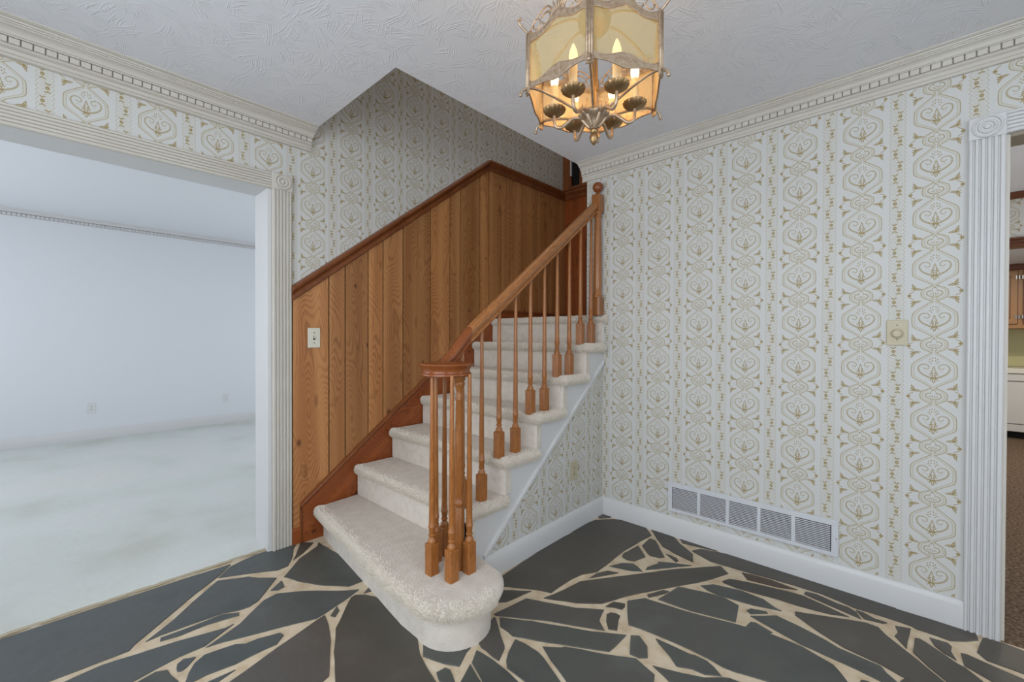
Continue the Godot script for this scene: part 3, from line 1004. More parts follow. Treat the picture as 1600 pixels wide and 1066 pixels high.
# the paving goes on towards the front door in the same crazy pattern
func more_flags() -> void:
	var r := RandomNumberGenerator.new()
	r.seed = 77
	var node := {}
	for i in 12:
		for j in 12:
			node[Vector2i(i, j)] = Vector2(-0.02 + 0.4 * i, 0.0 + 0.38 * j) + Vector2(r.randf_range(-0.13, 0.13), r.randf_range(-0.13, 0.13))
	var old := []
	for p in stone_meshes:
		var g := Geometry2D.offset_polygon(p, 0.016)
		if g.size():
			old.append(g[0])
	for i in 11:
		for j in 11:
			var c := PackedVector2Array([node[Vector2i(i, j)], node[Vector2i(i + 1, j)], node[Vector2i(i + 1, j + 1)], node[Vector2i(i, j + 1)]])
			var mid := (c[0] + c[1] + c[2] + c[3]) / 4
			# only beyond the stones laid one by one, inside the hall
			if mid.x * 2.44 + (mid.y - 2.71) * 2.63 - 0.32 * 2.44 < 0.0:
				continue
			var pieces := Geometry2D.intersect_polygons(c, PackedVector2Array([Vector2(-0.02, 0.02), Vector2(4.1, 0.02), Vector2(4.1, 3.9), Vector2(-0.02, 3.9)]))
			for o in old:
				var left: Array[PackedVector2Array] = []
				for q in pieces:
					for s in Geometry2D.clip_polygons(q, o):
						if not Geometry2D.is_polygon_clockwise(s):
							left.append(s)
				pieces = left
			for q in pieces:
				var inner := Geometry2D.offset_polygon(q, -r.randf_range(0.008, 0.016))
				for s in inner:
					if s.size() < 3 or absf(size_of(s)) < 0.004:
						continue
					var flat := []
					for v in s:
						flat.append(v.x)
						flat.append(v.y)
					flag(r.randi_range(0, 2), flat)

func size_of(p: PackedVector2Array) -> float:
	var a := 0.0
	for i in p.size():
		a += p[i].cross(p[(i + 1) % p.size()])
	return a / 2


func build_living_room() -> void:
	var st := mb()
	box2(st, Vector3(-4.5, -0.1, -0.9), Vector3(-0.04, 0.003, 4.6))
	var f := struct("floor_living", st, M.pale_carpet)
	st = mb()
	for i in 60:
		var z := 1.76 + 0.03 * i
		bx(st, Vector3(-0.042 + rng.randf_range(-0.004, 0.003), 0.002, z), Vector3(0.014 + rng.randf() * 0.01, 0.006, 0.034), 0.002)
	stuff(put("worn_carpet_edge", st, M.soiled_edge, f))
	st = mb()
	box2(st, Vector3(-4.5, -0.1, -0.9), Vector3(-4.35, 2.7, 4.6))
	struct("wall_living_far", st, M.smooth_white)
	st = mb()
	box2(st, Vector3(-4.5, -0.1, -1.0), Vector3(-3.9, 2.7, -0.9))
	box2(st, Vector3(-0.7, -0.1, -1.0), Vector3(-0.19, 2.7, -0.9))
	box2(st, Vector3(-3.9, -0.1, -1.0), Vector3(-0.7, 0.35, -0.9))
	box2(st, Vector3(-3.9, 2.35, -1.0), Vector3(-0.7, 2.7, -0.9))
	struct("wall_living_back", st, M.smooth_white)
	st = mb()
	box2(st, Vector3(-4.5, -0.1, 4.6), Vector3(-4.1, 2.7, 4.75))
	box2(st, Vector3(-0.5, -0.1, 4.6), Vector3(-0.19, 2.7, 4.75))
	box2(st, Vector3(-4.1, -0.1, 4.6), Vector3(-0.5, 0.5, 4.75))
	box2(st, Vector3(-4.1, 2.4, 4.6), Vector3(-0.5, 2.7, 4.75))
	box2(st, Vector3(-0.19, -0.1, 4.05), Vector3(-0.04, 2.7, 4.75))
	struct("wall_living_front", st, M.smooth_white)
	st = mb()
	box2(st, Vector3(-4.1, 0.5, 4.62), Vector3(-0.5, 2.4, 4.66))
	struct("unseen_window_4", st, M.unseen_pane_glow)  # unseen glowing pane behind the living room's front light
	st = mb()
	box2(st, Vector3(-3.9, 0.35, -0.97), Vector3(-0.7, 2.35, -0.93))
	struct("added_window_6", st, M.unseen_pane_glow)  # added glowing pane, goes with the living room's back light
	st = mb()
	box2(st, Vector3(-4.5, 2.561, -1.0), Vector3(-0.19, 2.75, 4.75))
	struct("ceiling_living", st, M.smooth_white)
	st = mb()
	moulding(st, [Vector2(0, 0), Vector2(0.016, 0), Vector2(0.016, 0.10), Vector2(0.012, 0.108), Vector2(0.008, 0.118), Vector2(0, 0.122)], Vector3(-4.35, 0, 4.6), Vector3(-4.35, 0, -0.9), Vector3(1, 0, 0))
	struct("baseboard_living", st, M.white_paint)
	st = mb()
	moulding(st, crown_profile(1.0, 0.04), Vector3(-4.35, 0.13, 4.6), Vector3(-4.35, 0.13, -0.9), Vector3(1, 0, 0))
	var t := struct("trim_7", st, M.white_paint)
	st = mb()
	for i in 160:
		bx(st, Vector3(-4.35 + 0.032, 2.498, -0.85 + 0.034 * i), Vector3(0.008, 0.024, 0.026))
	stuff(put("dentil_row", st, M.white_paint, t))
	for k in 2:
		outlet(Vector3(-4.35, 0.372 if k == 0 else 0.355, 2.244 if k == 0 else 0.904), Vector3(1, 0, 0), "white wall socket on the living-room wall, " + ("farther from the fluted casing" if k == 0 else "seen just beside the fluted casing"), M.plate_white)

# a duplex socket on a wall that faces out
func outlet(at: Vector3, out: Vector3, label: String, m: Material, group := "") -> void:
	var o := thing("wall_socket", label, "outlet", group)
	o.position = at
	o.basis = Basis.looking_at(-out, Vector3.UP)
	var st := mb()
	bx(st, Vector3(0, 0, 0.003), Vector3(0.072, 0.116, 0.006), 0.002)
	put("cover_plate", st, m, o)
	for s in [-1, 1]:
		st = mb()
		var prof := []
		for i in 16:
			var t := TAU * i / 16
			prof.append(Vector2(clampf(0.019 * cos(t), -0.0165, 0.0165), s * 0.020 + 0.015 * sin(t)))
		prism(st, PackedVector2Array(prof), xy, 0.005, 0.008)
		var r := put("receptacle", st, m, o)
		st = mb()
		for k in [-1, 1]:
			bx(st, Vector3(0.0065 * k, s * 0.020 + 0.003, 0.0078), Vector3(0.0024, 0.009, 0.001))
		bx(st, Vector3(0, s * 0.020 - 0.008, 0.0078), Vector3(0.005, 0.005, 0.001))
		put("slot", st, M.dark_slot, r)
	st = mb()
	ball(st, Vector3(0, 0, 0.006), 0.003, 5)
	put("screw", st, M.steel, o)


func build_kitchen() -> void:
	var st := mb()
	box2(st, Vector3(2.5, -0.1, -6.1), Vector3(5.4, 0.0, -0.03))
	box2(st, Vector3(2.92, -0.1, -0.03), Vector3(3.75, 0.0, 0.008))
	struct("floor_kitchen", st, M.brown_carpet)
	st = mb()
	box2(st, Vector3(2.4, -0.1, -6.1), Vector3(2.55, 2.68, -0.12))
	struct("wall_kitchen_left", st, M.smooth_white)
	st = mb()
	box2(st, Vector3(5.35, -0.1, -6.1), Vector3(5.5, 2.68, -0.12))
	box2(st, Vector3(4.25, -0.1, -0.12), Vector3(5.5, 2.68, 0.0))
	struct("wall_kitchen_right", st, M.smooth_white)
	st = mb()
	box2(st, Vector3(5.335, 0.7, -2.25), Vector3(5.352, 2.1, -0.75))
	struct("unseen_window_5", st, M.unseen_pane_glow)  # unseen glowing pane behind the breakfast-room light
	st = mb()
	box2(st, Vector3(2.4, -0.1, -6.2), Vector3(5.5, 2.68, -5.95))
	struct("wall_kitchen_far", st, M.splash_yellow)
	st = mb()
	box2(st, Vector3(2.4, 2.43, -2.88), Vector3(5.5, 2.6, -0.12))
	box2(st, Vector3(2.4, 2.11, -6.1), Vector3(5.5, 2.3, -2.98))
	struct("ceiling_kitchen", st, M.smooth_white)
	st = mb()
	papered(st, Vector3(2.55, 2.0, -2.98), Vector3(5.35, 2.43, -2.88), 0, 0.246, 3.25, 2.25)
	var h := struct("wall_kitchen_header", st, M.wallpaper)
	st = mb()
	box2(st, Vector3(2.55, 2.375, -2.88), Vector3(5.35, 2.43, -2.835), 0.006)
	put("top_trim", st, M.cabinet_dark, h)
	st = mb()
	box2(st, Vector3(2.55, 2.0, -2.88), Vector3(5.35, 2.035, -2.86), 0.004)
	box2(st, Vector3(2.55, 1.975, -3.0), Vector3(5.35, 2.002, -2.84), 0.004)
	box2(st, Vector3(2.55, 2.033, -2.88), Vector3(5.35, 2.052, -2.848), 0.004)
	put("bottom_trim", st, M.cabinet_dark, h)
	# breakfast-room ceiling light and the kitchen's fluorescent panel
	var l := thing("ceiling_light", "small square white lamp on the ceiling beyond the doorway", "ceiling light")
	st = mb()
	bx(st, Vector3(3.62, 2.40, -2.2), Vector3(0.36, 0.06, 0.36), 0.015)
	put("lamp_shade", st, M.smooth_white, l)
	l = thing("fluorescent_light", "flat glowing fluorescent panel on the lowered kitchen ceiling above the cabinets", "ceiling light")
	st = mb()
	bx(st, Vector3(3.95, 2.095, -4.3), Vector3(0.62, 0.03, 1.22), 0.004)
	put("light_frame", st, M.appliance_white, l)
	st = mb()
	bx(st, Vector3(3.95, 2.079, -4.3), Vector3(0.56, 0.006, 1.16))
	put("light_diffuser", st, M.fluorescent, l)
	# wall cabinets
	var c := thing("wall_cabinet", "brown wooden kitchen cabinet with framed doors hung under the lowered ceiling", "cabinet")
	st = mb()
	box2(st, Vector3(2.9, 1.335, -5.94), Vector3(4.9, 2.05, -5.31), 0.003)
	put("cabinet_body", st, M.cabinet_wood, c)
	st = mb()
	box2(st, Vector3(2.9, 2.04, -5.94), Vector3(4.9, 2.108, -5.27), 0.008)
	put("cabinet_crown", st, M.cabinet_dark, c)
	for k in 4:
		var x0 := 3.245 + 0.395 * k - 0.395 + 0.03
		st = mb()
		var x1 := x0 + 0.345
		box2(st, Vector3(x0, 1.39, -5.312), Vector3(x1, 2.03, -5.292), 0.004)
		var d := put("cabinet_door", st, M.cabinet_wood, c)
		st = mb()
		for e in [[x0 + 0.055, 1.45, x0 + 0.063, 1.97], [x1 - 0.063, 1.45, x1 - 0.055, 1.97], [x0 + 0.055, 1.45, x1 - 0.055, 1.458], [x0 + 0.055, 1.962, x1 - 0.055, 1.97], [x0 - 0.004, 1.385, x0 + 0.002, 2.033], [x1 - 0.002, 1.385, x1 + 0.004, 2.033], [x0, 1.385, x1, 1.391]]:
			box2(st, Vector3(e[0], e[1], -5.293), Vector3(e[2], e[3], -5.2905))
		put("panel_groove", st, M.cabinet_dark, d)
		var edge := x1 if k % 2 else x0
		for hy in [1.475, 1.95]:
			st = mb()
			for s in [-1, 1]:
				bx(st, Vector3(edge + 0.012 * s, hy, -5.289), Vector3(0.014, 0.05, 0.008), 0.003)
			put("hinge", st, M.steel, d)
		st = mb()
		ball(st, Vector3((x0 + 0.03) if k % 2 else (x1 - 0.03), 1.5, -5.275), 0.016, 6)
		bx(st, Vector3((x0 + 0.03) if k % 2 else (x1 - 0.03), 1.5, -5.29), Vector3(0.035, 0.08, 0.004), 0.002)
		put("knob", st, M.steel, d)
	var b := thing("kitchen_counter", "white kitchen worktop with a raised back ledge below the cabinets", "counter")
	st = mb()
	box2(st, Vector3(2.9, 0.79, -5.94), Vector3(4.9, 0.855, -5.28), 0.008)
	put("worktop", st, M.counter_white, b)
	st = mb()
	box2(st, Vector3(2.9, 0.855, -5.95), Vector3(4.9, 0.99, -5.90), 0.004)
	put("back_ledge", st, M.splash_yellow, b)
	b = thing("base_cabinet", "white kitchen base unit front under the worktop, above a dark toe space", "cabinet")
	st = mb()
	box2(st, Vector3(2.95, 0.10, -5.94), Vector3(4.85, 0.788, -5.33))
	put("cabinet_body", st, M.appliance_white, b)
	st = mb()
	box2(st, Vector3(3.0, 0.185, -5.335), Vector3(4.6, 0.69, -5.30), 0.006)
	put("front_panel", st, M.appliance_white, b)
	st = mb()
	box2(st, Vector3(3.0, 0.70, -5.335), Vector3(4.6, 0.785, -5.295), 0.006)
	put("control_strip", st, M.appliance_white, b)
	st = mb()
	box2(st, Vector3(3.0, 0.09, -5.335), Vector3(4.6, 0.175, -5.305), 0.005)
	put("kick_panel", st, M.appliance_white, b)
	st = mb()
	box2(st, Vector3(2.95, 0.0, -5.9), Vector3(4.85, 0.10, -5.42))
	put("toe_space", st, M.dark_slot, b)


# ---------------------------------------------------------------- mouldings

# (out from the wall, height): frieze, bead, dentil course, cove; k scales the projection
func crown_profile(k: float, up := 0.0) -> Array:
	var p := []
	for v in [[0, 2.311], [0.014, 2.311], [0.019, 2.313], [0.019, 2.316], [0.012, 2.318], [0.012, 2.325], [0.018, 2.327], [0.018, 2.333], [0.012, 2.335], [0.013, 2.343], [0.022, 2.346], [0.028, 2.350], [0.028, 2.355], [0.030, 2.356], [0.030, 2.380], [0.047, 2.381], [0.047, 2.385], [0.054, 2.387], [0.058, 2.395], [0.068, 2.402], [0.080, 2.406], [0.086, 2.407], [0.086, 2.412], [0.094, 2.412], [0.094, 2.417], [0.103, 2.417], [0.106, 2.422], [0.118, 2.423], [0.127, 2.427], [0.127, 2.432], [0, 2.432]]:
		p.append(Vector2(v[0] * k, v[1] + up))
	return p

func fluted(width: float, thick: float) -> PackedVector2Array:
	var p := PackedVector2Array([Vector2(0, 0), Vector2(0, thick - 0.004), Vector2(0.004, thick)])
	for k in 5:
		var c := width * (0.16 + 0.17 * k)
		p.append_array([Vector2(c - 0.0062, thick), Vector2(c - 0.0036, thick - 0.008), Vector2(c + 0.0006, thick - 0.008), Vector2(c + 0.0032, thick)])
	p.append_array([Vector2(width - 0.004, thick), Vector2(width, thick - 0.004), Vector2(width, 0)])
	return p

func rosette(parent: Node3D, at: Vector3, basis_: Basis, w: float, h: float, m: Material) -> void:
	var st := mb()
	bx(st, Vector3(0, 0.012, 0), Vector3(w, 0.024, h), 0.003)
	var o := put("corner_block", st, m, parent)
	o.position = at
	o.basis = basis_
	st = mb()
	lathe(st, [Vector2(0.044, 0.022), Vector2(0.0435, 0.029), Vector2(0.041, 0.0315), Vector2(0.0375, 0.031), Vector2(0.035, 0.0245), Vector2(0.029, 0.0245), Vector2(0.0265, 0.031), Vector2(0.023, 0.0325), Vector2(0.0195, 0.031), Vector2(0.017, 0.0245), Vector2(0.012, 0.0245), Vector2(0.0105, 0.031), Vector2(0.006, 0.034), Vector2(0, 0.0345)], 32, Vector3.ZERO)
	put("bullseye", st, m, o)

func build_mouldings() -> void:
	var st := mb()
	moulding(st, crown_profile(1.0), Vector3(0, 0, 3.9), Vector3(0, 0, 1.522), Vector3(1, 0, 0))
	var t := struct("trim_1", st, M.aged_paint)
	st = mb()
	bx(st, Vector3.ZERO, Vector3(0.014, 0.0225, 0.0296), 0.0015)
	st.generate_normals()
	var dent := st.commit()
	for i in 46:
		var d := MeshInstance3D.new()
		d.name = "dentil"
		d.mesh = dent
		d.material_override = M.aged_paint
		d.position = Vector3(0.0365, 2.3675, 1.54 + 0.0333 * i)
		t.add_child(d, true)
	st = mb()
	moulding(st, crown_profile(0.68), Vector3(0.93, 0, 0), Vector3(4.12, 0, 0), Vector3(0, 0, 1))
	t = struct("trim_2", st, M.aged_paint)
	for i in 72:
		var d := MeshInstance3D.new()
		d.name = "dentil"
		d.mesh = dent
		d.material_override = M.aged_paint
		d.position = Vector3(0.95 + 0.0333 * i, 2.3675, 0.0275)
		d.rotation.y = PI / 2
		t.add_child(d, true)
	# casing of the living-room opening
	st = mb()
	prism(st, fluted(0.102, 0.02), func(p: Vector2, h: float) -> Vector3: return Vector3(p.y, h, 1.632 + p.x), -0.004, 2.043)
	t = struct("trim_3", st, M.aged_paint)
	st = mb()
	prism(st, fluted(0.086, 0.02), func(p: Vector2, h: float) -> Vector3: return Vector3(p.y, 2.041 + p.x, h), 1.735, 3.6)
	put("casing_head", st, M.aged_paint, t)
	rosette(t, Vector3(0, 2.086, 1.683), Basis(Vector3(0, 0, -1), Vector3(1, 0, 0), Vector3(0, -1, 0)), 0.108, 0.092, M.aged_paint)
	st = mb()
	box2(st, Vector3(-0.205, -0.004, 1.734), Vector3(0.002, 2.041, 1.756), 0.002)
	box2(st, Vector3(-0.205, 2.041, 1.734), Vector3(0.002, 2.063, 3.56), 0.002)
	put("jamb_lining", st, M.white_paint, t)
	# casing of the kitchen doorway
	st = mb()
	prism(st, fluted(0.102, 0.02), func(p: Vector2, h: float) -> Vector3: return Vector3(2.814 + p.x, h, p.y), -0.004, 2.022)
	t = struct("trim_4", st, M.white_paint)
	st = mb()
	prism(st, fluted(0.086, 0.02), func(p: Vector2, h: float) -> Vector3: return Vector3(h, 2.026 + p.x, p.y), 2.917, 3.8)
	put("casing_head", st, M.white_paint, t)
	rosette(t, Vector3(2.865, 2.066, 0), Basis(Vector3(1, 0, 0), Vector3(0, 0, 1), Vector3(0, -1, 0)), 0.106, 0.09, M.white_paint)
	st = mb()
	box2(st, Vector3(2.913, -0.004, -0.14), Vector3(2.929, 2.022, 0.004), 0.002)
	put("jamb_lining", st, M.aged_paint, t)
	st = mb()
	box2(st, Vector3(2.922, 2.012, -0.14), Vector3(3.76, 2.045, 0.0), 0.002)
	put("jamb_head", st, M.groove_glaze, t)
	# baseboards
	var base := [Vector2(0, -0.004), Vector2(0.016, -0.004), Vector2(0.016, 0.094), Vector2(0.013, 0.100), Vector2(0.010, 0.108), Vector2(0.006, 0.114), Vector2(0, 0.116)]
	st = mb()
	moulding(st, base, Vector3(1.096, 0, 0), Vector3(2.814, 0, 0), Vector3(0, 0, 1))
	struct("baseboard_back", st, M.white_paint)
	st = mb()
	moulding(st, base, Vector3(1.095, 0, 1.2), Vector3(1.095, 0, 0.0), Vector3(1, 0, 0))
	struct("baseboard_stair", st, M.white_paint)


# a moulding that climbs: profile of (out, height) at points (z, y) on the left wall
func raking(st: SurfaceTool, prof: Array, pts: Array) -> void:
	for i in pts.size() - 1:
		var g := 1
		for k in prof.size() - 1:
			if k > 0 and absf(((prof[k] as Vector2) - prof[k - 1]).angle_to(prof[k + 1] - prof[k])) > 0.5:
				g += 1
			st.set_smooth_group(g + 20 * i)
			var a := Vector3(prof[k].x, pts[i].y + prof[k].y, pts[i].x)
			var b := Vector3(prof[k].x, pts[i + 1].y + prof[k].y, pts[i + 1].x)
			var c := Vector3(prof[k + 1].x, pts[i + 1].y + prof[k + 1].y, pts[i + 1].x)
			var d := Vector3(prof[k + 1].x, pts[i].y + prof[k + 1].y, pts[i].x)
			quad(st, a, b, c, d)
	st.set_smooth_group(-1)
	for e in [[pts[0], 1.0], [pts[-1], -1.0]]:
		var fan := []
		for p in prof:
			fan.append(Vector3(p.x, e[0].y + p.y, e[0].x))
		for i in range(1, fan.size() - 1):
			face(st, [fan[0], fan[i], fan[i + 1]], fan[0] + Vector3(0, 0, -e[1]))

func cap_low(z: float) -> float:
	return minf(1.424 + 0.763 * (1.622 - z), 2.628)

func build_panelling() -> void:
	var left: Node = get_node("wall_left")
	# backing coloured dark to stand for shade in the grooves
	var st := mb()
	prism(st, PackedVector2Array([Vector2(1.63, -0.003), Vector2(1.63, 1.43), Vector2(0.04, 2.64), Vector2(-1.07, 2.64), Vector2(-1.07, 1.0)]), zy, 0.0, 0.003)
	put("groove_shade_backing", st, M.gap_shadow_wood, left)
	var edges := [1.628, 1.414, 1.310, 1.152, 1.043, 0.885, 0.649, 0.463, 0.358, 0.146, 0.043, -0.116, -0.221, -0.380, -0.618, -0.805, -0.911, -1.07]
	for i in edges.size() - 1:
		var z0: float = edges[i] - 0.0036
		var z1: float = edges[i + 1] + 0.0036
		var low := -0.003 if z1 > 0.1 else 1.0
		st = mb()
		var u0 := rng.randf()
		var flip := -1.0 if i % 2 else 1.0
		var v0 := rng.randf_range(0.0, 0.06)
		prism(st, PackedVector2Array([Vector2(z0, low), Vector2(z0, cap_low(z0) + 0.02), Vector2(z1, cap_low(z1) + 0.02), Vector2(z1, low)]), zy, 0.003, 0.012,
			func(p: Vector2) -> Vector2: return Vector2(u0 + flip * p.x / 0.6, v0 + 0.96 - p.y / 2.9))
		put("plank", st, M["board_wood_%d" % (0 if i > 9 else (i * 7 + 2) % 3)], left)
	# the landing's back wall
	var back: Node = get_node("wall_landing")
	st = mb()
	box2(st, Vector3(0.0, 1.0, -1.07), Vector3(1.9, 2.64, -1.067))
	put("groove_shade_backing", st, M.gap_shadow_wood, back)  # dark sheet again painted as the shade between planks
	var xs := [0.012, 0.125, 0.28, 0.42, 0.60, 0.72, 0.95, 1.1, 1.3, 1.5, 1.7, 1.9]
	for i in xs.size() - 1:
		st = mb()
		var u0 := rng.randf()
		prism(st, PackedVector2Array([Vector2(xs[i] + 0.002, 1.0), Vector2(xs[i + 1] - 0.002, 1.0), Vector2(xs[i + 1] - 0.002, 2.64), Vector2(xs[i] + 0.002, 2.64)]), xy, -1.067, -1.058,
			func(p: Vector2) -> Vector2: return Vector2(u0 + p.x / 0.6, 0.96 - p.y / 2.9))
		put("plank", st, M.skirt_wood, back)
	# the cap that follows the stair, then runs level round the landing
	var prof := [Vector2(0.0, 0.0), Vector2(0.022, 0.0), Vector2(0.026, 0.006), Vector2(0.026, 0.03), Vector2(0.022, 0.036), Vector2(0.024, 0.042), Vector2(0.034, 0.050), Vector2(0.042, 0.060), Vector2(0.044, 0.072), Vector2(0.040, 0.082), Vector2(0.0, 0.088)]
	st = mb()
	raking(st, prof, [Vector2(1.632, cap_low(1.632)), Vector2(0.0438, 2.628), Vector2(-1.07, 2.628)])
	var cap := struct("trim_5", st, M.dark_wood)
	st = mb()
	moulding(st, prof, Vector3(0.0, 2.628, -1.07), Vector3(1.9, 2.628, -1.07), Vector3(0, 0, 1))
	put("cap_return", st, M.dark_wood, cap)
	# skirting board beside the treads with a thin bead along its top
	var sk := func(z: float) -> float: return 0.213 + 0.768 * (1.579 - z)
	st = mb()
	prism(st, PackedVector2Array([Vector2(1.579, -0.004), Vector2(1.579, sk.call(1.579)), Vector2(0.0, sk.call(0.0)), Vector2(-1.07, sk.call(0.0)), Vector2(-1.07, 1.2), Vector2(0, 1.0), Vector2(1.2, -0.004)]), zy, 0.008, 0.026,
		func(p: Vector2) -> Vector2: return Vector2((p.y * 0.79 - (1.6 - p.x) * 0.61) / 0.6, (p.y * 0.61 + (1.6 - p.x) * 0.79) / 2.8))
	var skirt := struct("trim_6", st, M.skirt_wood)
	st = mb()
	raking(st, [Vector2(0.010, -0.002), Vector2(0.030, -0.002), Vector2(0.036, 0.004), Vector2(0.036, 0.012), Vector2(0.030, 0.020), Vector2(0.020, 0.025), Vector2(0.010, 0.026)], [Vector2(1.588, sk.call(1.588)), Vector2(0.0, sk.call(0.0)), Vector2(-1.058, sk.call(0.0))])
	put("skirt_bead", st, M.dark_wood, skirt)
	st = mb()
	box2(st, Vector3(0.010, -0.003, 1.578), Vector3(0.030, 0.20, 1.588), 0.002)
	put("skirt_end", st, M.dark_wood, skirt)
	st = mb()
	moulding(st, [Vector2(0.01, 0.0), Vector2(0.024, 0.0), Vector2(0.024, 0.078), Vector2(0.018, 0.088), Vector2(0.01, 0.092)], Vector3(0, 0, 1.632), Vector3(0, 0, 1.588), Vector3(1, 0, 0))
	put("skirt_block", st, M.skirt_wood, skirt)
	st = mb()
	box2(st, Vector3(0.02, 1.3, -1.06), Vector3(1.9, 1.43, -1.044), 0.003)
	put("landing_skirt", st, M.skirt_wood, skirt)

# ---------------------------------------------------------------- the stair

# outline of the bottom step, which widens to a round end; inset moves its edge back
func bottom_step(inset: float) -> Array:
	var out := [Vector2(0.03, 1.22), Vector2(0.03, 1.492 - inset), Vector2(0.045, 1.518 - inset), Vector2(0.25, 1.545 - inset), Vector2(0.5, 1.573 - inset), Vector2(0.75, 1.602 - inset), Vector2(0.95, 1.628 - inset), Vector2(1.08, 1.643 - inset)]
	var c := Vector2(1.237, 1.437)
	var r := 0.212 - inset
	for k in 19:
		var t := deg_to_rad(104.0 - 9.2 * k)
		out.append(c + Vector2(cos(t), sin(t)) * r)
	out.append(Vector2(1.10, 1.215))
	return out

func build_stairs() -> void:
	var s := thing("staircase", "carpeted staircase with a round-ended bottom step and white side board", "staircase")
	var tufts: Array[Transform3D] = []
	for i in range(1, 8):
		var y := RISE * i
		var st := mb()
		if i == 1:
			cushion(st, bottom_step(0.0), y - 0.058, y, 5)
			fringe(tufts, bottom_step(0.0), y - 0.058, y)
		elif i < 7:
			var o := rounded(0.03, maxf(0.002, nosing(i + 1) - 0.055), 1.137, nosing(i), 0.03)
			cushion(st, o, y - 0.054, y, 5)
			fringe(tufts, o, y - 0.054, y)
		else:
			var prof := []
			for k in 13:
				var t := PI * (k / 12.0 - 0.5)
				prof.append(Vector2(0.027 * cos(t), -0.026 + 0.026 * sin(t)))
			moulding(st, prof, Vector3(0.03, y, 0.002), Vector3(1.135, y, 0.002), Vector3(0, 0, 1))
			var o := rounded(0.03, -0.03, 1.137, 0.028, 0.012)
			fringe(tufts, o, y - 0.052, y)
		put("carpeted_tread", st, M.stair_carpet, s)
		st = mb()
		if i == 1:
			var low := []
			for p in bottom_step(0.055):
				low.append(p)
			walls_of(st, low, -0.003, y - 0.03)
		else:
			box2(st, Vector3(0.028, RISE * (i - 1) - 0.01, maxf(0.002, nosing(i) - 0.085)), Vector3(1.104, y - 0.02, maxf(0.013, nosing(i) - 0.028)), 0.010 if i < 7 else 0.004)
		put("carpeted_riser", st, M.stair_carpet, s)
	# pile that stands off the rims
	var blade := mb()
	blade.set_smooth_group(-1)
	for k in 3:
		var a := Vector3(cos(TAU * k / 3), 0, sin(TAU * k / 3)) * 0.0016
		var b := Vector3(cos(TAU * (k + 1) / 3), 0, sin(TAU * (k + 1) / 3)) * 0.0016
		tri(blade, a, Vector3(0, 0.011, 0), b)
	blade.generate_normals()
	var mm := MultiMesh.new()
	mm.transform_format = MultiMesh.TRANSFORM_3D
	mm.mesh = blade.commit()
	mm.instance_count = tufts.size()
	for i in tufts.size():
		mm.set_instance_transform(i, tufts[i])
	var fr := MultiMeshInstance3D.new()
	fr.name = "carpet_pile"
	fr.multimesh = mm
	fr.material_override = M.tuft
	s.add_child(fr, true)
	stuff(fr)
	# the closed side: white board under the steps, a bead, and the papered wall below
	var line := func(z: float) -> float: return 1.045 - 0.814 * z
	var saw := PackedVector2Array([Vector2(1.24, 0.0), Vector2(1.24, 0.345)])
	for i in range(2, 7):
		saw.append(Vector2(nosing(i + 1) - 0.035, RISE * i - 0.03))
		saw.append(Vector2(nosing(i + 1) - 0.035, RISE * (i + 1) - 0.03))
	saw.remove_at(saw.size() - 1)
	saw.append(Vector2(0.002, RISE * 6 - 0.03))
	saw.append(Vector2(0.002, line.call(0.0)))
	saw.append(Vector2(1.13, line.call(1.13)))
	saw.append(Vector2(1.2, 0.0))
	var st := mb()
	prism(st, saw, zy, 1.03, 1.0975)
	put("side_board", st, M.white_paint, s)
	st = mb()
	raking(st, [Vector2(1.095, -0.028), Vector2(1.104, -0.026), Vector2(1.108, -0.018), Vector2(1.104, -0.011), Vector2(1.112, -0.004), Vector2(1.112, 0.006), Vector2(1.104, 0.012), Vector2(1.095, 0.013)], [Vector2(1.135, line.call(1.135)), Vector2(0.001, line.call(0.001))])
	put("side_bead", st, M.white_paint, s)
	st = mb()
	box2(st, Vector3(1.06, RISE * 6, 0.001), Vector3(1.108, RISE * 7 - 0.045, 0.012), 0.002)
	put("wall_strip", st, M.white_paint, s)
	st = mb()
	prism(st, PackedVector2Array([Vector2(1.19, 0.0), Vector2(1.13, line.call(1.13)), Vector2(0.001, line.call(0.0)), Vector2(0.001, 0.0)]), zy, 1.04, 1.095,
		func(p: Vector2) -> Vector2: return Vector2(0.5 - (p.x - 0.775) / 0.2415, 0.5 - (p.y - 0.18) / 0.222))
	struct("wall_stair", st, M.wallpaper)

# upright sides of an outline
func walls_of(st: SurfaceTool, pts: Array, y0: float, y1: float) -> void:
	var poly := PackedVector2Array(pts)
	if Geometry2D.is_polygon_clockwise(poly):
		poly.reverse()
	st.set_smooth_group(1)
	for i in poly.size():
		var a := poly[i]
		var b := poly[(i + 1) % poly.size()]
		quad(st, Vector3(b.x, y0, b.y), Vector3(a.x, y0, a.y), Vector3(a.x, y1, a.y), Vector3(b.x, y1, b.y))

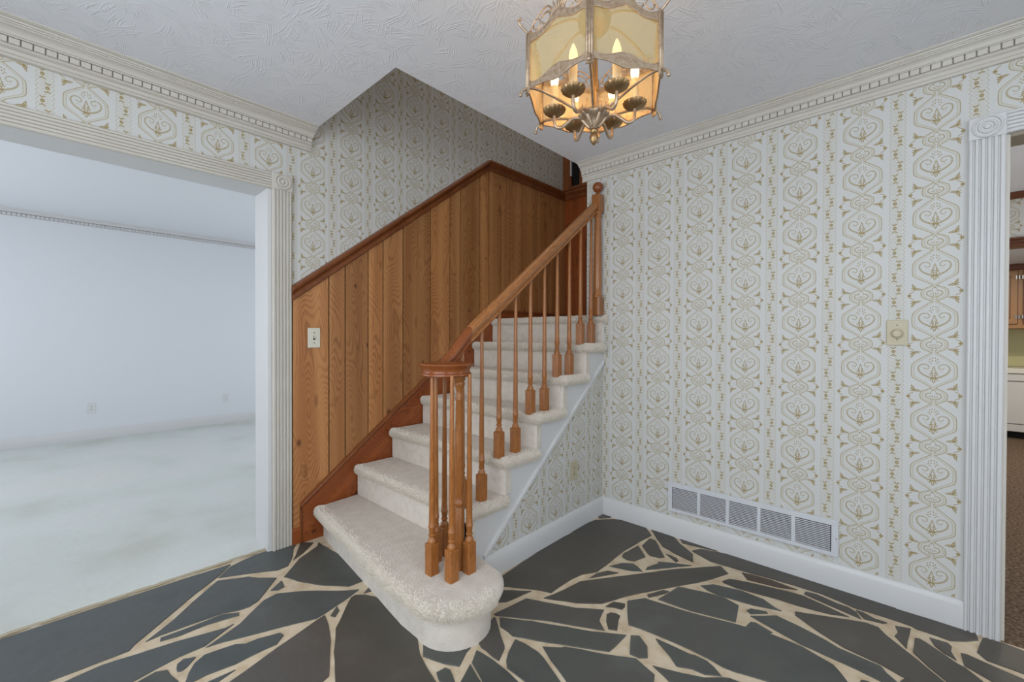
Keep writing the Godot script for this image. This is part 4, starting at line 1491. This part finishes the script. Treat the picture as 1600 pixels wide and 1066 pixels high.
# places for tufts round a rim
func fringe(out: Array[Transform3D], pts: Array, y0: float, y1: float) -> void:
	var poly := PackedVector2Array(pts)
	if Geometry2D.is_polygon_clockwise(poly):
		poly.reverse()
	var r := (y1 - y0) / 2
	for i in poly.size():
		var a := poly[i]
		var b := poly[(i + 1) % poly.size()]
		var d := (b - a).normalized()
		var outward := Vector2(d.y, -d.x)
		if outward.y < -0.3 or outward.x < -0.9:
			continue
		var n := int(a.distance_to(b) * (11000.0 if y1 < 0.25 else 6000.0))
		for k in n:
			var p := a.lerp(b, rng.randf())
			var t := rng.randf_range(-1.45, 1.5)
			var q := p - outward * r * (1.0 - cos(t)) - outward * (rng.randf() * rng.randf() * 0.05 if t > 1.2 else 0.0)
			var up := Vector3(outward.x * cos(t), sin(t), outward.y * cos(t)) + Vector3(rng.randf_range(-0.6, 0.6), rng.randf_range(-0.6, 0.5), rng.randf_range(-0.6, 0.6))
			up = up.normalized()
			var side := up.cross(Vector3(0.3, 0.5, 0.8)).normalized()
			var k2 := rng.randf_range(0.7, 1.2)
			out.append(Transform3D(Basis(side * k2, up * k2 * rng.randf_range(0.55, 1.0), side.cross(up) * k2), Vector3(q.x, (y0 + y1) / 2 + r * sin(t) - 0.001, q.y)))


# ---------------------------------------------------------------- the railing

func spindle(parent: Node3D, x: float, z: float, y0: float, y1: float) -> void:
	var st := mb()
	bx(st, Vector3(x, y0 + 0.066, z), Vector3(0.044, 0.14, 0.044), 0.003)
	var h := y1 - y0 + 0.012
	lathe(st, [Vector2(0, 0.134), Vector2(0.0180, 0.135), Vector2(0.0191, 0.141), Vector2(0.0180, 0.150), Vector2(0.0122, 0.158), Vector2(0.0114, 0.164), Vector2(0.0157, 0.168), Vector2(0.0157, 0.172), Vector2(0.0118, 0.176), Vector2(0.0142, 0.200), Vector2(0.0160, 0.205), Vector2(0.0160, 0.209), Vector2(0.0142, 0.212), Vector2(0.0128, 0.25), Vector2(0.0122, 0.36), Vector2(0.0100, 0.6), Vector2(0.0080, h), Vector2(0, h)], 16, Vector3(x, y0, z))
	put("baluster", st, M.spindle_wood, parent)

func rail_under(z: float) -> float:
	return 1.226 + 0.767 * (1.145 - z)

# a rail section pushed along points; wide and high scale it
func rail_sweep(st: SurfaceTool, pts: Array, highs: Array, wides: Array) -> void:
	var prof := [Vector2(-0.020, 0), Vector2(0.020, 0), Vector2(0.0245, 0.010), Vector2(0.0225, 0.017), Vector2(0.0175, 0.020), Vector2(0.0175, 0.027), Vector2(0.026, 0.034), Vector2(0.0305, 0.050), Vector2(0.0295, 0.064), Vector2(0.022, 0.076), Vector2(0.010, 0.0815), Vector2(-0.010, 0.0815), Vector2(-0.022, 0.076), Vector2(-0.0295, 0.064), Vector2(-0.0305, 0.050), Vector2(-0.026, 0.034), Vector2(-0.0175, 0.027), Vector2(-0.0175, 0.020), Vector2(-0.0225, 0.017), Vector2(-0.0245, 0.010)]
	var n := pts.size()
	var rings := []
	var runs := []
	var run := 0.0
	for i in n:
		var d: Vector3 = pts[mini(i + 1, n - 1)] - pts[maxi(i - 1, 0)]
		if i > 0:
			run += (pts[i] as Vector3).distance_to(pts[i - 1])
		runs.append(run)
		var side := Vector3(d.x, 0, d.z).normalized().cross(Vector3.UP)
		var ring := []
		for p in prof:
			ring.append(pts[i] + side * p.x * wides[i] + Vector3(0, p.y * highs[i], 0))
		rings.append(ring)
	var g := 1
	var around := 0.0
	for k in prof.size():
		var j := (k + 1) % prof.size()
		var a: Vector2 = prof[k] - prof[(k + prof.size() - 1) % prof.size()]
		var step: float = (prof[j] as Vector2).distance_to(prof[k])
		if absf(a.angle_to(prof[j] - prof[k])) > 0.62:
			g += 1
		st.set_smooth_group(g)
		for i in n - 1:
			quad(st, rings[i][j], rings[i][k], rings[i + 1][k], rings[i + 1][j], Vector2(around + step, runs[i]), Vector2(around, runs[i]), Vector2(around, runs[i + 1]), Vector2(around + step, runs[i + 1]))
		around += step
	st.set_smooth_group(-1)
	for e in [0, n - 1]:
		var mid: Vector3 = pts[e] + Vector3(0, 0.04 * highs[e], 0)
		for k in prof.size():
			face(st, [mid, rings[e][k], rings[e][(k + 1) % prof.size()]], pts[1] if e == 0 else pts[n - 2])

func build_railing() -> void:
	var r := thing("stair_railing", "turned wooden stair railing with a scrolled end and a ball-topped post", "railing")
	var rx := 1.064
	# the straight rail
	var st := mb()
	var pts := []
	for i in 9:
		var z := lerpf(0.06, 1.205, i / 8.0)
		pts.append(Vector3(rx, rail_under(z), z))
	var ones := []
	for p in pts:
		ones.append(1.0)
	rail_sweep(st, pts, ones, ones)
	put("handrail", st, M.rail_wood, r)
	# the easing, then the volute
	var c := Vector2(1.140, 1.400)
	pts = []
	var hi := []
	var wi := []
	var ya := rail_under(1.205)
	var yl := 1.040
	for i in 11:
		var t := i / 10.0
		var z := lerpf(1.205, 1.400, t)
		var h00 := 2 * t * t * t - 3 * t * t + 1
		var h10 := t * t * t - 2 * t * t + t
		var h01 := 1.0 - h00
		pts.append(Vector3(rx, h00 * ya + h10 * (-0.767 * 0.195) + h01 * yl, z))
		hi.append(lerpf(1.0, 0.72, t))
		wi.append(1.0)
	for i in range(1, 49):
		var t := i / 48.0
		var a := t * TAU * 1.45
		var rad := lerpf(0.076, 0.018, pow(t, 1.25))
		pts.append(Vector3(c.x - rad * cos(a), yl, c.y + rad * sin(a)))
		hi.append(0.72)
		wi.append(lerpf(1.0, 0.75, t))
	st = mb()
	rail_sweep(st, pts, hi, wi)
	var vol := put("volute", st, M.volute_wood, r)
	st = mb()
	lathe(st, [Vector2(0, 0), Vector2(0.105, 0), Vector2(0.111, 0.006), Vector2(0.110, 0.012), Vector2(0.104, 0.017), Vector2(0.103, 0.026), Vector2(0.107, 0.036), Vector2(0.116, 0.044), Vector2(0.120, 0.050), Vector2(0.117, 0.056), Vector2(0.095, 0.060), Vector2(0, 0.0605)], 48, Vector3(c.x, yl, c.y))
	put("volute_cap", st, M.volute_wood, vol)
	# balusters, two to a step
	for i in range(2, 7):
		for k in 2:
			var z := nosing(i) - 0.026 - 0.128 * k
			var top := rail_under(z) if z < 1.2 else 1.135
			spindle(r, rx, z, RISE * i - 0.004, top)
	# the ring of balusters under the volute
	for p in [Vector2(1.139, 1.476), Vector2(1.243, 1.453), Vector2(1.246, 1.358), Vector2(1.068, 1.402), Vector2(1.046, 1.335)]:
		spindle(r, p.x, p.y, RISE - 0.004, yl + (0.0 if p.y > 1.37 or p.x > 1.2 else 0.02))
	st = mb()
	var y0 := RISE
	lathe(st, [Vector2(0.0000, -0.004), Vector2(0.0234, -0.004), Vector2(0.0230, 0.265), Vector2(0.0195, 0.272), Vector2(0.0191, 0.279), Vector2(0.0242, 0.283), Vector2(0.0250, 0.292), Vector2(0.0234, 0.299), Vector2(0.0203, 0.304), Vector2(0.0218, 0.33), Vector2(0.0222, 0.42), Vector2(0.0195, 0.60), Vector2(0.0160, 0.735), Vector2(0.0191, 0.741), Vector2(0.0191, 0.748), Vector2(0.0148, 0.754), Vector2(0.0140, 0.775), Vector2(0.0164, 0.79), Vector2(0.0203, 0.80), Vector2(0.0242, 0.808), Vector2(0.0242, 0.815), Vector2(0.0203, 0.822), Vector2(0.0257, 0.830), Vector2(0.0257, 0.848), Vector2(0.0000, 0.848)], 24, Vector3(1.196, y0, 1.372))
	put("starting_post", st, M.spindle_wood, r)
	# the ball-topped post at the landing
	var nx := 1.076
	var nz := 0.042
	st = mb()
	bx(st, Vector3(nx, 1.363 + 0.06, nz), Vector3(0.066, 0.125, 0.066), 0.003)
	bx(st, Vector3(nx, 2.123, nz), Vector3(0.062, 0.122, 0.062), 0.004)
	lathe(st, [Vector2(0, 1.484), Vector2(0.031, 1.484), Vector2(0.032, 1.490), Vector2(0.028, 1.495), Vector2(0.031, 1.500), Vector2(0.030, 1.507), Vector2(0.0265, 1.513), Vector2(0.0275, 1.56), Vector2(0.026, 1.75), Vector2(0.0215, 2.015), Vector2(0.022, 2.030), Vector2(0.028, 2.034), Vector2(0.028, 2.042), Vector2(0.022, 2.047), Vector2(0.028, 2.056), Vector2(0.029, 2.064), Vector2(0, 2.065)], 24, Vector3(nx, 0, nz))
	put("landing_post", st, M.rail_wood, r)
	st = mb()
	lathe(st, [Vector2(0.028, 2.182), Vector2(0.020, 2.188), Vector2(0.013, 2.194), Vector2(0.0125, 2.201), Vector2(0.021, 2.206), Vector2(0.029, 2.214), Vector2(0.0335, 2.224), Vector2(0.035, 2.235), Vector2(0.0335, 2.247), Vector2(0.029, 2.257), Vector2(0.021, 2.265), Vector2(0.011, 2.269), Vector2(0, 2.270)], 24, Vector3(nx, 0, nz))
	put("ball_finial", st, M.volute_wood, r)


# ---------------------------------------------------------------- the lantern

func build_chandelier() -> void:
	var cx := 1.923
	var cz := 1.459
	var r := 0.211
	var a0 := 0.498
	var ya := 1.930
	var yb := 2.080
	var c := thing("chandelier", "hanging six-sided brass lantern with amber glass panels and six candle bulbs", "chandelier")
	c.position = Vector3(cx, 0, cz)
	var polar := func(rad: float, ang: float, y: float) -> Vector3: return Vector3(rad * sin(ang), y, rad * cos(ang))
	# stem, top cup, canopy
	var st := mb()
	lathe(st, [Vector2(0, 1.90), Vector2(0.0065, 1.90), Vector2(0.0065, 2.40), Vector2(0, 2.40)], 14, Vector3.ZERO)
	put("stem", st, M.bronze, c)
	st = mb()
	lathe(st, [Vector2(0.0, 2.128), Vector2(0.010, 2.129), Vector2(0.030, 2.136), Vector2(0.044, 2.150), Vector2(0.050, 2.168), Vector2(0.050, 2.184), Vector2(0.046, 2.186), Vector2(0.030, 2.190), Vector2(0.014, 2.205), Vector2(0.010, 2.225), Vector2(0, 2.226)], 28, Vector3.ZERO)
	put("top_cup", st, M.bronze, c)
	st = mb()
	lathe(st, [Vector2(0, 2.375), Vector2(0.012, 2.376), Vector2(0.030, 2.385), Vector2(0.055, 2.400), Vector2(0.066, 2.418), Vector2(0.068, 2.430), Vector2(0, 2.430)], 28, Vector3.ZERO)
	put("canopy", st, M.antique_brass, c)
	# hub and drop finial
	st = mb()
	lathe(st, [Vector2(0, 1.796), Vector2(0.004, 1.799), Vector2(0.011, 1.810), Vector2(0.0135, 1.820), Vector2(0.011, 1.829), Vector2(0.008, 1.833), Vector2(0.011, 1.837), Vector2(0.0115, 1.843), Vector2(0.009, 1.847)], 20, Vector3.ZERO)
	put("drop_finial", st, M.bronze, c)
	st = mb()
	lathe(st, [Vector2(0.009, 1.846), Vector2(0.014, 1.853), Vector2(0.021, 1.862), Vector2(0.027, 1.870), Vector2(0.034, 1.874), Vector2(0.046, 1.880), Vector2(0.049, 1.886), Vector2(0.046, 1.892), Vector2(0.036, 1.897), Vector2(0.024, 1.899), Vector2(0.024, 1.905), Vector2(0.0, 1.906)], 48, Vector3.ZERO, 12, 0.13)
	var hub := put("hub", st, M.antique_brass, c)
	st = mb()
	for k in 6:
		var a := a0 + PI / 3 * (k + 0.5)
		tube(st, curve([polar.call(0.012, a, 1.850), polar.call(0.030, a, 1.872), polar.call(0.041, a, 1.892), polar.call(0.040, a, 1.915), polar.call(0.034, a, 1.926)], 5), [0.005, 0.005, 0.006, 0.006, 0.006, 0.006, 0.006, 0.006, 0.005, 0.005, 0.005, 0.005, 0.004, 0.004, 0.004, 0.004, 0.004, 0.003, 0.003, 0.003, 0.002], 7)
	put("acanthus_leaves", st, M.antique_brass, hub)
	# six sides
	for k in 6:
		var a := a0 + PI / 3 * k
		# post: three reeds on a flat bar, a curl at its head
		st = mb()
		var turn := Basis(Vector3.UP, a)
		bx(st, polar.call(r, a, (ya + yb) / 2), Vector3(0.020, yb - ya + 0.03, 0.005), 0.001, turn)
		for q in [-1, 0, 1]:
			var o: Vector3 = turn * Vector3(0.0065 * q, 0, 0.003)
			tube(st, [polar.call(r, a, ya - 0.010) + o, polar.call(r, a, yb + 0.012) + o], 0.0026, 6)
		put("post", st, M.antique_brass, c)
		st = mb()
		var curl := curve([polar.call(r - 0.004, a, yb + 0.010), polar.call(r + 0.010, a, yb + 0.020), polar.call(r + 0.024, a, yb + 0.032), polar.call(r + 0.030, a, yb + 0.044), polar.call(r + 0.025, a, yb + 0.050)], 5)
		tube(st, curl, 0.0036, 7)
		ball(st, curl[-1], 0.0048, 6)
		put("post_curl", st, M.antique_brass, c)
		# arm from the hub to the foot of the post, hooked beyond it
		st = mb()
		var arm := curve([polar.call(0.030, a, 1.889), polar.call(0.075, a, 1.903), polar.call(0.135, a, 1.925), polar.call(0.180, a, 1.937), polar.call(0.210, a, 1.936), polar.call(0.228, a, 1.926), polar.call(0.234, a, 1.912)], 5)
		tube(st, arm, 0.0040, 8)
		ball(st, arm[-1], 0.0055, 6)
		put("arm", st, M.antique_brass, c)
		# the rod from the top cup out to the head of the post
		st = mb()
		tube(st, curve([polar.call(0.035, a, 2.168), polar.call(0.085, a, 2.160), polar.call(0.150, a, 2.120), polar.call(0.196, a, 2.070)], 6), 0.0034, 7)
		put("stay_rod", st, M.bronze, c)
		# between this post and the next: waist band, glass, top band, openwork crest
		var b := a + PI / 6
		var mid: Vector3 = polar.call(r * cos(PI / 6), b, 0.0)
		var side := Basis(Vector3.UP, b)
		var half := r / 2 - 0.008
		var low := []
		var high := []
		for i in 25:
			var t := lerpf(-1.0, 1.0, i / 24.0)
			low.append(Vector2(half * t, ya + 0.004 * (1 - t * t) - 0.013 * exp(-pow(t / 0.42, 2))))
			high.append(Vector2(half * t, ya + 0.012 + 0.018 * exp(-pow(t / 0.46, 2)) + 0.010 * pow(absf(t), 10)))
		var lay := func(p: Vector2, h: float) -> Vector3: return mid + side * Vector3(p.x, p.y, h)
		var outline := PackedVector2Array(low)
		var back := high.duplicate()
		back.reverse()
		outline.append_array(PackedVector2Array(back))
		st = mb()
		prism(st, outline, lay, -0.0015, 0.0025)
		var band := put("waist_band", st, M.antique_brass, c)
		st = mb()
		tube(st, low.map(func(p: Vector2) -> Vector3: return lay.call(p, 0.002)), 0.0018, 6)
		put("band_edge", st, M.antique_brass, band)
		st = mb()
		tube(st, high.map(func(p: Vector2) -> Vector3: return lay.call(p, 0.002)), 0.0018, 6)
		put("band_edge", st, M.antique_brass, band)
		# cast scrolls in the middle of the band
		st = mb()
		for s in [-1.0, 1.0]:
			for q in [[0.006, 0.004, 0.008], [0.017, 0.004, 0.0065], [0.026, 0.003, 0.0045]]:
				var sp := []
				for i in 14:
					var t := i / 13.0 * 4.6
					sp.append(lay.call(Vector2(s * (q[0] + q[2] * (1 - t / 6.5) * cos(t)), ya + 0.008 + q[1] + q[2] * (1 - t / 6.5) * sin(t) * 0.8), 0.003))
				tube(st, sp, 0.0012, 5)
		put("band_scroll", st, M.antique_brass, band)
		st = mb()
		box_on(st, lay, Vector2(-half, ya + 0.008), Vector2(half, yb + 0.004), -0.0012, 0.0)
		put("glass_panel", st, M.amber_glass, c)
		low = []
		high = []
		for i in 25:
			var t := lerpf(-1.0, 1.0, i / 24.0)
			low.append(Vector2(half * t, yb - 0.006 + 0.012 * cos(t * PI * 1.5) * (1 - 0.4 * absf(t)) - 0.012 * pow(absf(t), 8)))
			high.append(Vector2(half * t, yb + 0.008 + 0.014 * cos(t * PI * 1.5) * (1 - 0.4 * absf(t)) + 0.006 * (1 - t * t)))
		outline = PackedVector2Array(low)
		back = high.duplicate()
		back.reverse()
		outline.append_array(PackedVector2Array(back))
		st = mb()
		prism(st, outline, lay, -0.0015, 0.0025)
		var top := put("top_band", st, M.antique_brass, c)
		st = mb()
		tube(st, low.map(func(p: Vector2) -> Vector3: return lay.call(p, 0.002)), 0.0018, 6)
		put("band_edge", st, M.antique_brass, top)
		st = mb()
		tube(st, high.map(func(p: Vector2) -> Vector3: return lay.call(p, 0.002)), 0.0018, 6)
		put("band_edge", st, M.antique_brass, top)
		# crest: a shell between pairs of open scrolls
		st = mb()
		for i in 7:
			var t := lerpf(-1.05, 1.05, i / 6.0)
			var foot := Vector2(0.004 * t, yb + 0.024)
			var tip := foot + Vector2(sin(t), cos(t)) * 0.036
			tube(st, [lay.call(foot, 0.0), lay.call(foot.lerp(tip, 0.6), 0.002), lay.call(tip, 0.0)], [0.0016, 0.003, 0.0022], 6)
		for s in [-1.0, 1.0]:
			for q in [[0.040, 0.024, 0.018, 2.6], [0.074, 0.024, 0.016, 2.0]]:
				var loop := []
				for i in 18:
					var t: float = q[3] - i / 17.0 * 5.4
					var rad: float = q[2] * (1.0 - 0.28 * i / 17.0)
					loop.append(lay.call(Vector2(s * (q[0] - rad * cos(t)), yb + q[1] + rad * sin(t)), 0.0))
				tube(st, loop, 0.0024, 6)
			tube(st, curve([lay.call(Vector2(s * 0.020, yb + 0.040), 0), lay.call(Vector2(s * 0.034, yb + 0.056), 0), lay.call(Vector2(s * 0.060, yb + 0.050), 0), lay.call(Vector2(s * 0.085, yb + 0.034), 0), lay.call(Vector2(s * half, yb + 0.018), 0)], 5), 0.0024, 6)
		put("crest", st, M.antique_brass, top)
	# six candles on fluted pans
	for k in 6:
		var a := 0.05 + PI / 3 * k
		var at: Vector3 = polar.call(0.120, a, 0.0)
		st = mb()
		tube(st, curve([polar.call(0.030, a, 1.880), polar.call(0.060, a, 1.884), polar.call(0.080, a, 1.872), polar.call(0.100, a, 1.858), polar.call(0.116, a, 1.864), polar.call(0.120, a, 1.882), polar.call(0.120, a, 1.900)], 5), 0.0052, 8)
		put("candle_arm", st, M.antique_brass, c)
		st = mb()
		lathe(st, [Vector2(0, 1.896), Vector2(0.010, 1.896), Vector2(0.022, 1.899), Vector2(0.033, 1.907), Vector2(0.037, 1.915), Vector2(0.035, 1.917), Vector2(0.028, 1.913), Vector2(0.014, 1.910), Vector2(0, 1.910)], 48, at, 16, 0.14)
		put("drip_pan", st, M.bronze, c)
		st = mb()
		lathe(st, [Vector2(0, 1.908), Vector2(0.0118, 1.908), Vector2(0.0118, 1.984), Vector2(0.0095, 1.987), Vector2(0, 1.987)], 18, at)
		put("candle_sleeve", st, M.candle_cream, c)
		st = mb()
		lathe(st, [Vector2(0, 1.984), Vector2(0.0085, 1.985), Vector2(0.011, 1.994), Vector2(0.0128, 2.005), Vector2(0.0118, 2.016), Vector2(0.0080, 2.028), Vector2(0.0035, 2.039), Vector2(0.0, 2.044)], 18, at)
		put("candle_bulb", st, M.lit_bulb, c)
		var l := OmniLight3D.new()
		l.name = "candle_light"
		l.light_color = Color(1.0, 0.80, 0.52)
		l.light_energy = 0.0085
		l.light_size = 0.011
		l.omni_range = 8.0
		l.omni_attenuation = 2.0
		l.shadow_enabled = true
		l.position = at + Vector3(0, 2.008, 0)
		c.add_child(l, true)

func box_on(st: SurfaceTool, lay: Callable, a: Vector2, b: Vector2, h0: float, h1: float) -> void:
	prism(st, PackedVector2Array([a, Vector2(b.x, a.y), b, Vector2(a.x, b.y)]), lay, h0, h1)


# ---------------------------------------------------------------- plates on the walls

func build_fittings() -> void:
	# toggle switch on the panelling
	var o := thing("light_switch", "white toggle switch plate on the wood panelling beside the living-room opening", "light switch")
	o.position = Vector3(0.012, 1.2035, 1.506)
	o.basis = Basis.looking_at(Vector3(-1, 0, 0), Vector3.UP)
	var st := mb()
	bx(st, Vector3(0, 0, 0.003), Vector3(0.072, 0.118, 0.006), 0.002)
	put("switch_plate", st, M.switch_cream, o)
	st = mb()
	bx(st, Vector3(0, 0, 0.0062), Vector3(0.011, 0.025, 0.001))
	put("toggle_slot", st, M.dark_slot, o)
	st = mb()
	bx(st, Vector3(0, 0.004, 0.010), Vector3(0.008, 0.012, 0.013), 0.002, Basis(Vector3.RIGHT, 0.35))
	put("toggle", st, M.switch_cream, o)
	for s in [-1, 1]:
		st = mb()
		ball(st, Vector3(0, 0.030 * s, 0.0062), 0.0032, 5)
		put("screw", st, M.dark_slot, o)
	# dimmer on the papered wall
	o = thing("dimmer_switch", "ivory plate with a round dimmer knob on the papered wall near the kitchen doorway", "dimmer switch")
	o.position = Vector3(2.6005, 1.236, 0.0)
	st = mb()
	bx(st, Vector3(0, 0, 0.003), Vector3(0.073, 0.115, 0.006), 0.002)
	put("switch_plate", st, M.ivory_plastic, o)
	st = mb()
	lathe(st, [Vector2(0.0225, 0.0), Vector2(0.0225, 0.004), Vector2(0.0205, 0.007), Vector2(0.0165, 0.008), Vector2(0.0158, 0.018), Vector2(0.014, 0.021), Vector2(0.006, 0.0215), Vector2(0, 0.0213)], 32, Vector3.ZERO)
	var k := put("dimmer_knob", st, M.ivory_plastic, o)
	k.position = Vector3(0, -0.004, 0.005)
	k.rotation.x = PI / 2
	st = mb()
	ball(st, Vector3(0, -0.031, 0.0062), 0.003, 5)
	put("screw", st, M.steel, o)
	st = mb()
	ball(st, Vector3(0, 0.034, 0.0062), 0.003, 5)
	put("screw", st, M.steel, o)
	outlet(Vector3(1.095, 0.373, 0.348), Vector3(1, 0, 0), "cream wall socket on the papered wall under the staircase", M.ivory_plastic)
	# return-air grille
	o = thing("air_vent", "long white metal air return grille in five sections low on the papered wall", "vent")
	o.position = Vector3(1.980, 0.2385, 0.0)
	var w := 0.836
	var h := 0.178
	st = mb()
	bx(st, Vector3(0, h / 2 - 0.014, 0.006), Vector3(w, 0.028, 0.012), 0.0015)
	bx(st, Vector3(0, -h / 2 + 0.010, 0.006), Vector3(w, 0.020, 0.012), 0.0015)
	bx(st, Vector3(-w / 2 + 0.0125, -0.004, 0.0057), Vector3(0.0249, h - 0.047, 0.0114), 0.0004)
	bx(st, Vector3(w / 2 - 0.014, -0.004, 0.0057), Vector3(0.0279, h - 0.047, 0.0114), 0.0004)
	for i in 4:
		bx(st, Vector3(-w / 2 + 0.025 + 0.1565 * (i + 1), -0.004, 0.0057), Vector3(0.016, h - 0.047, 0.0114), 0.0004)
	put("grille_frame", st, M.vent_enamel, o)
	st = mb()
	bx(st, Vector3(0, 0, 0.0008), Vector3(w - 0.02, h - 0.02, 0.0012))
	put("duct_shade_backing", st, M.vent_void, o)  # dark sheet stands for the shaded hollow behind the slats
	st = mb()
	bx(st, Vector3.ZERO, Vector3(0.150, 0.0044, 0.0085), 0.0008, Basis(Vector3.RIGHT, -0.2))
	st.generate_normals()
	var slat := st.commit()
	for i in 5:
		for j in 15:
			var s := MeshInstance3D.new()
			s.name = "louvre_slat"
			s.mesh = slat
			s.material_override = M.vent_enamel
			s.position = Vector3(-w / 2 + 0.025 + 0.1565 * (i + 0.5), -h / 2 + 0.0255 + 0.00895 * j, 0.0075)
			o.add_child(s, true)
	for s in [-1, 1]:
		st = mb()
		ball(st, Vector3(s * (w / 2 - 0.008), 0, 0.012), 0.003, 5)
		put("screw", st, M.steel, o)
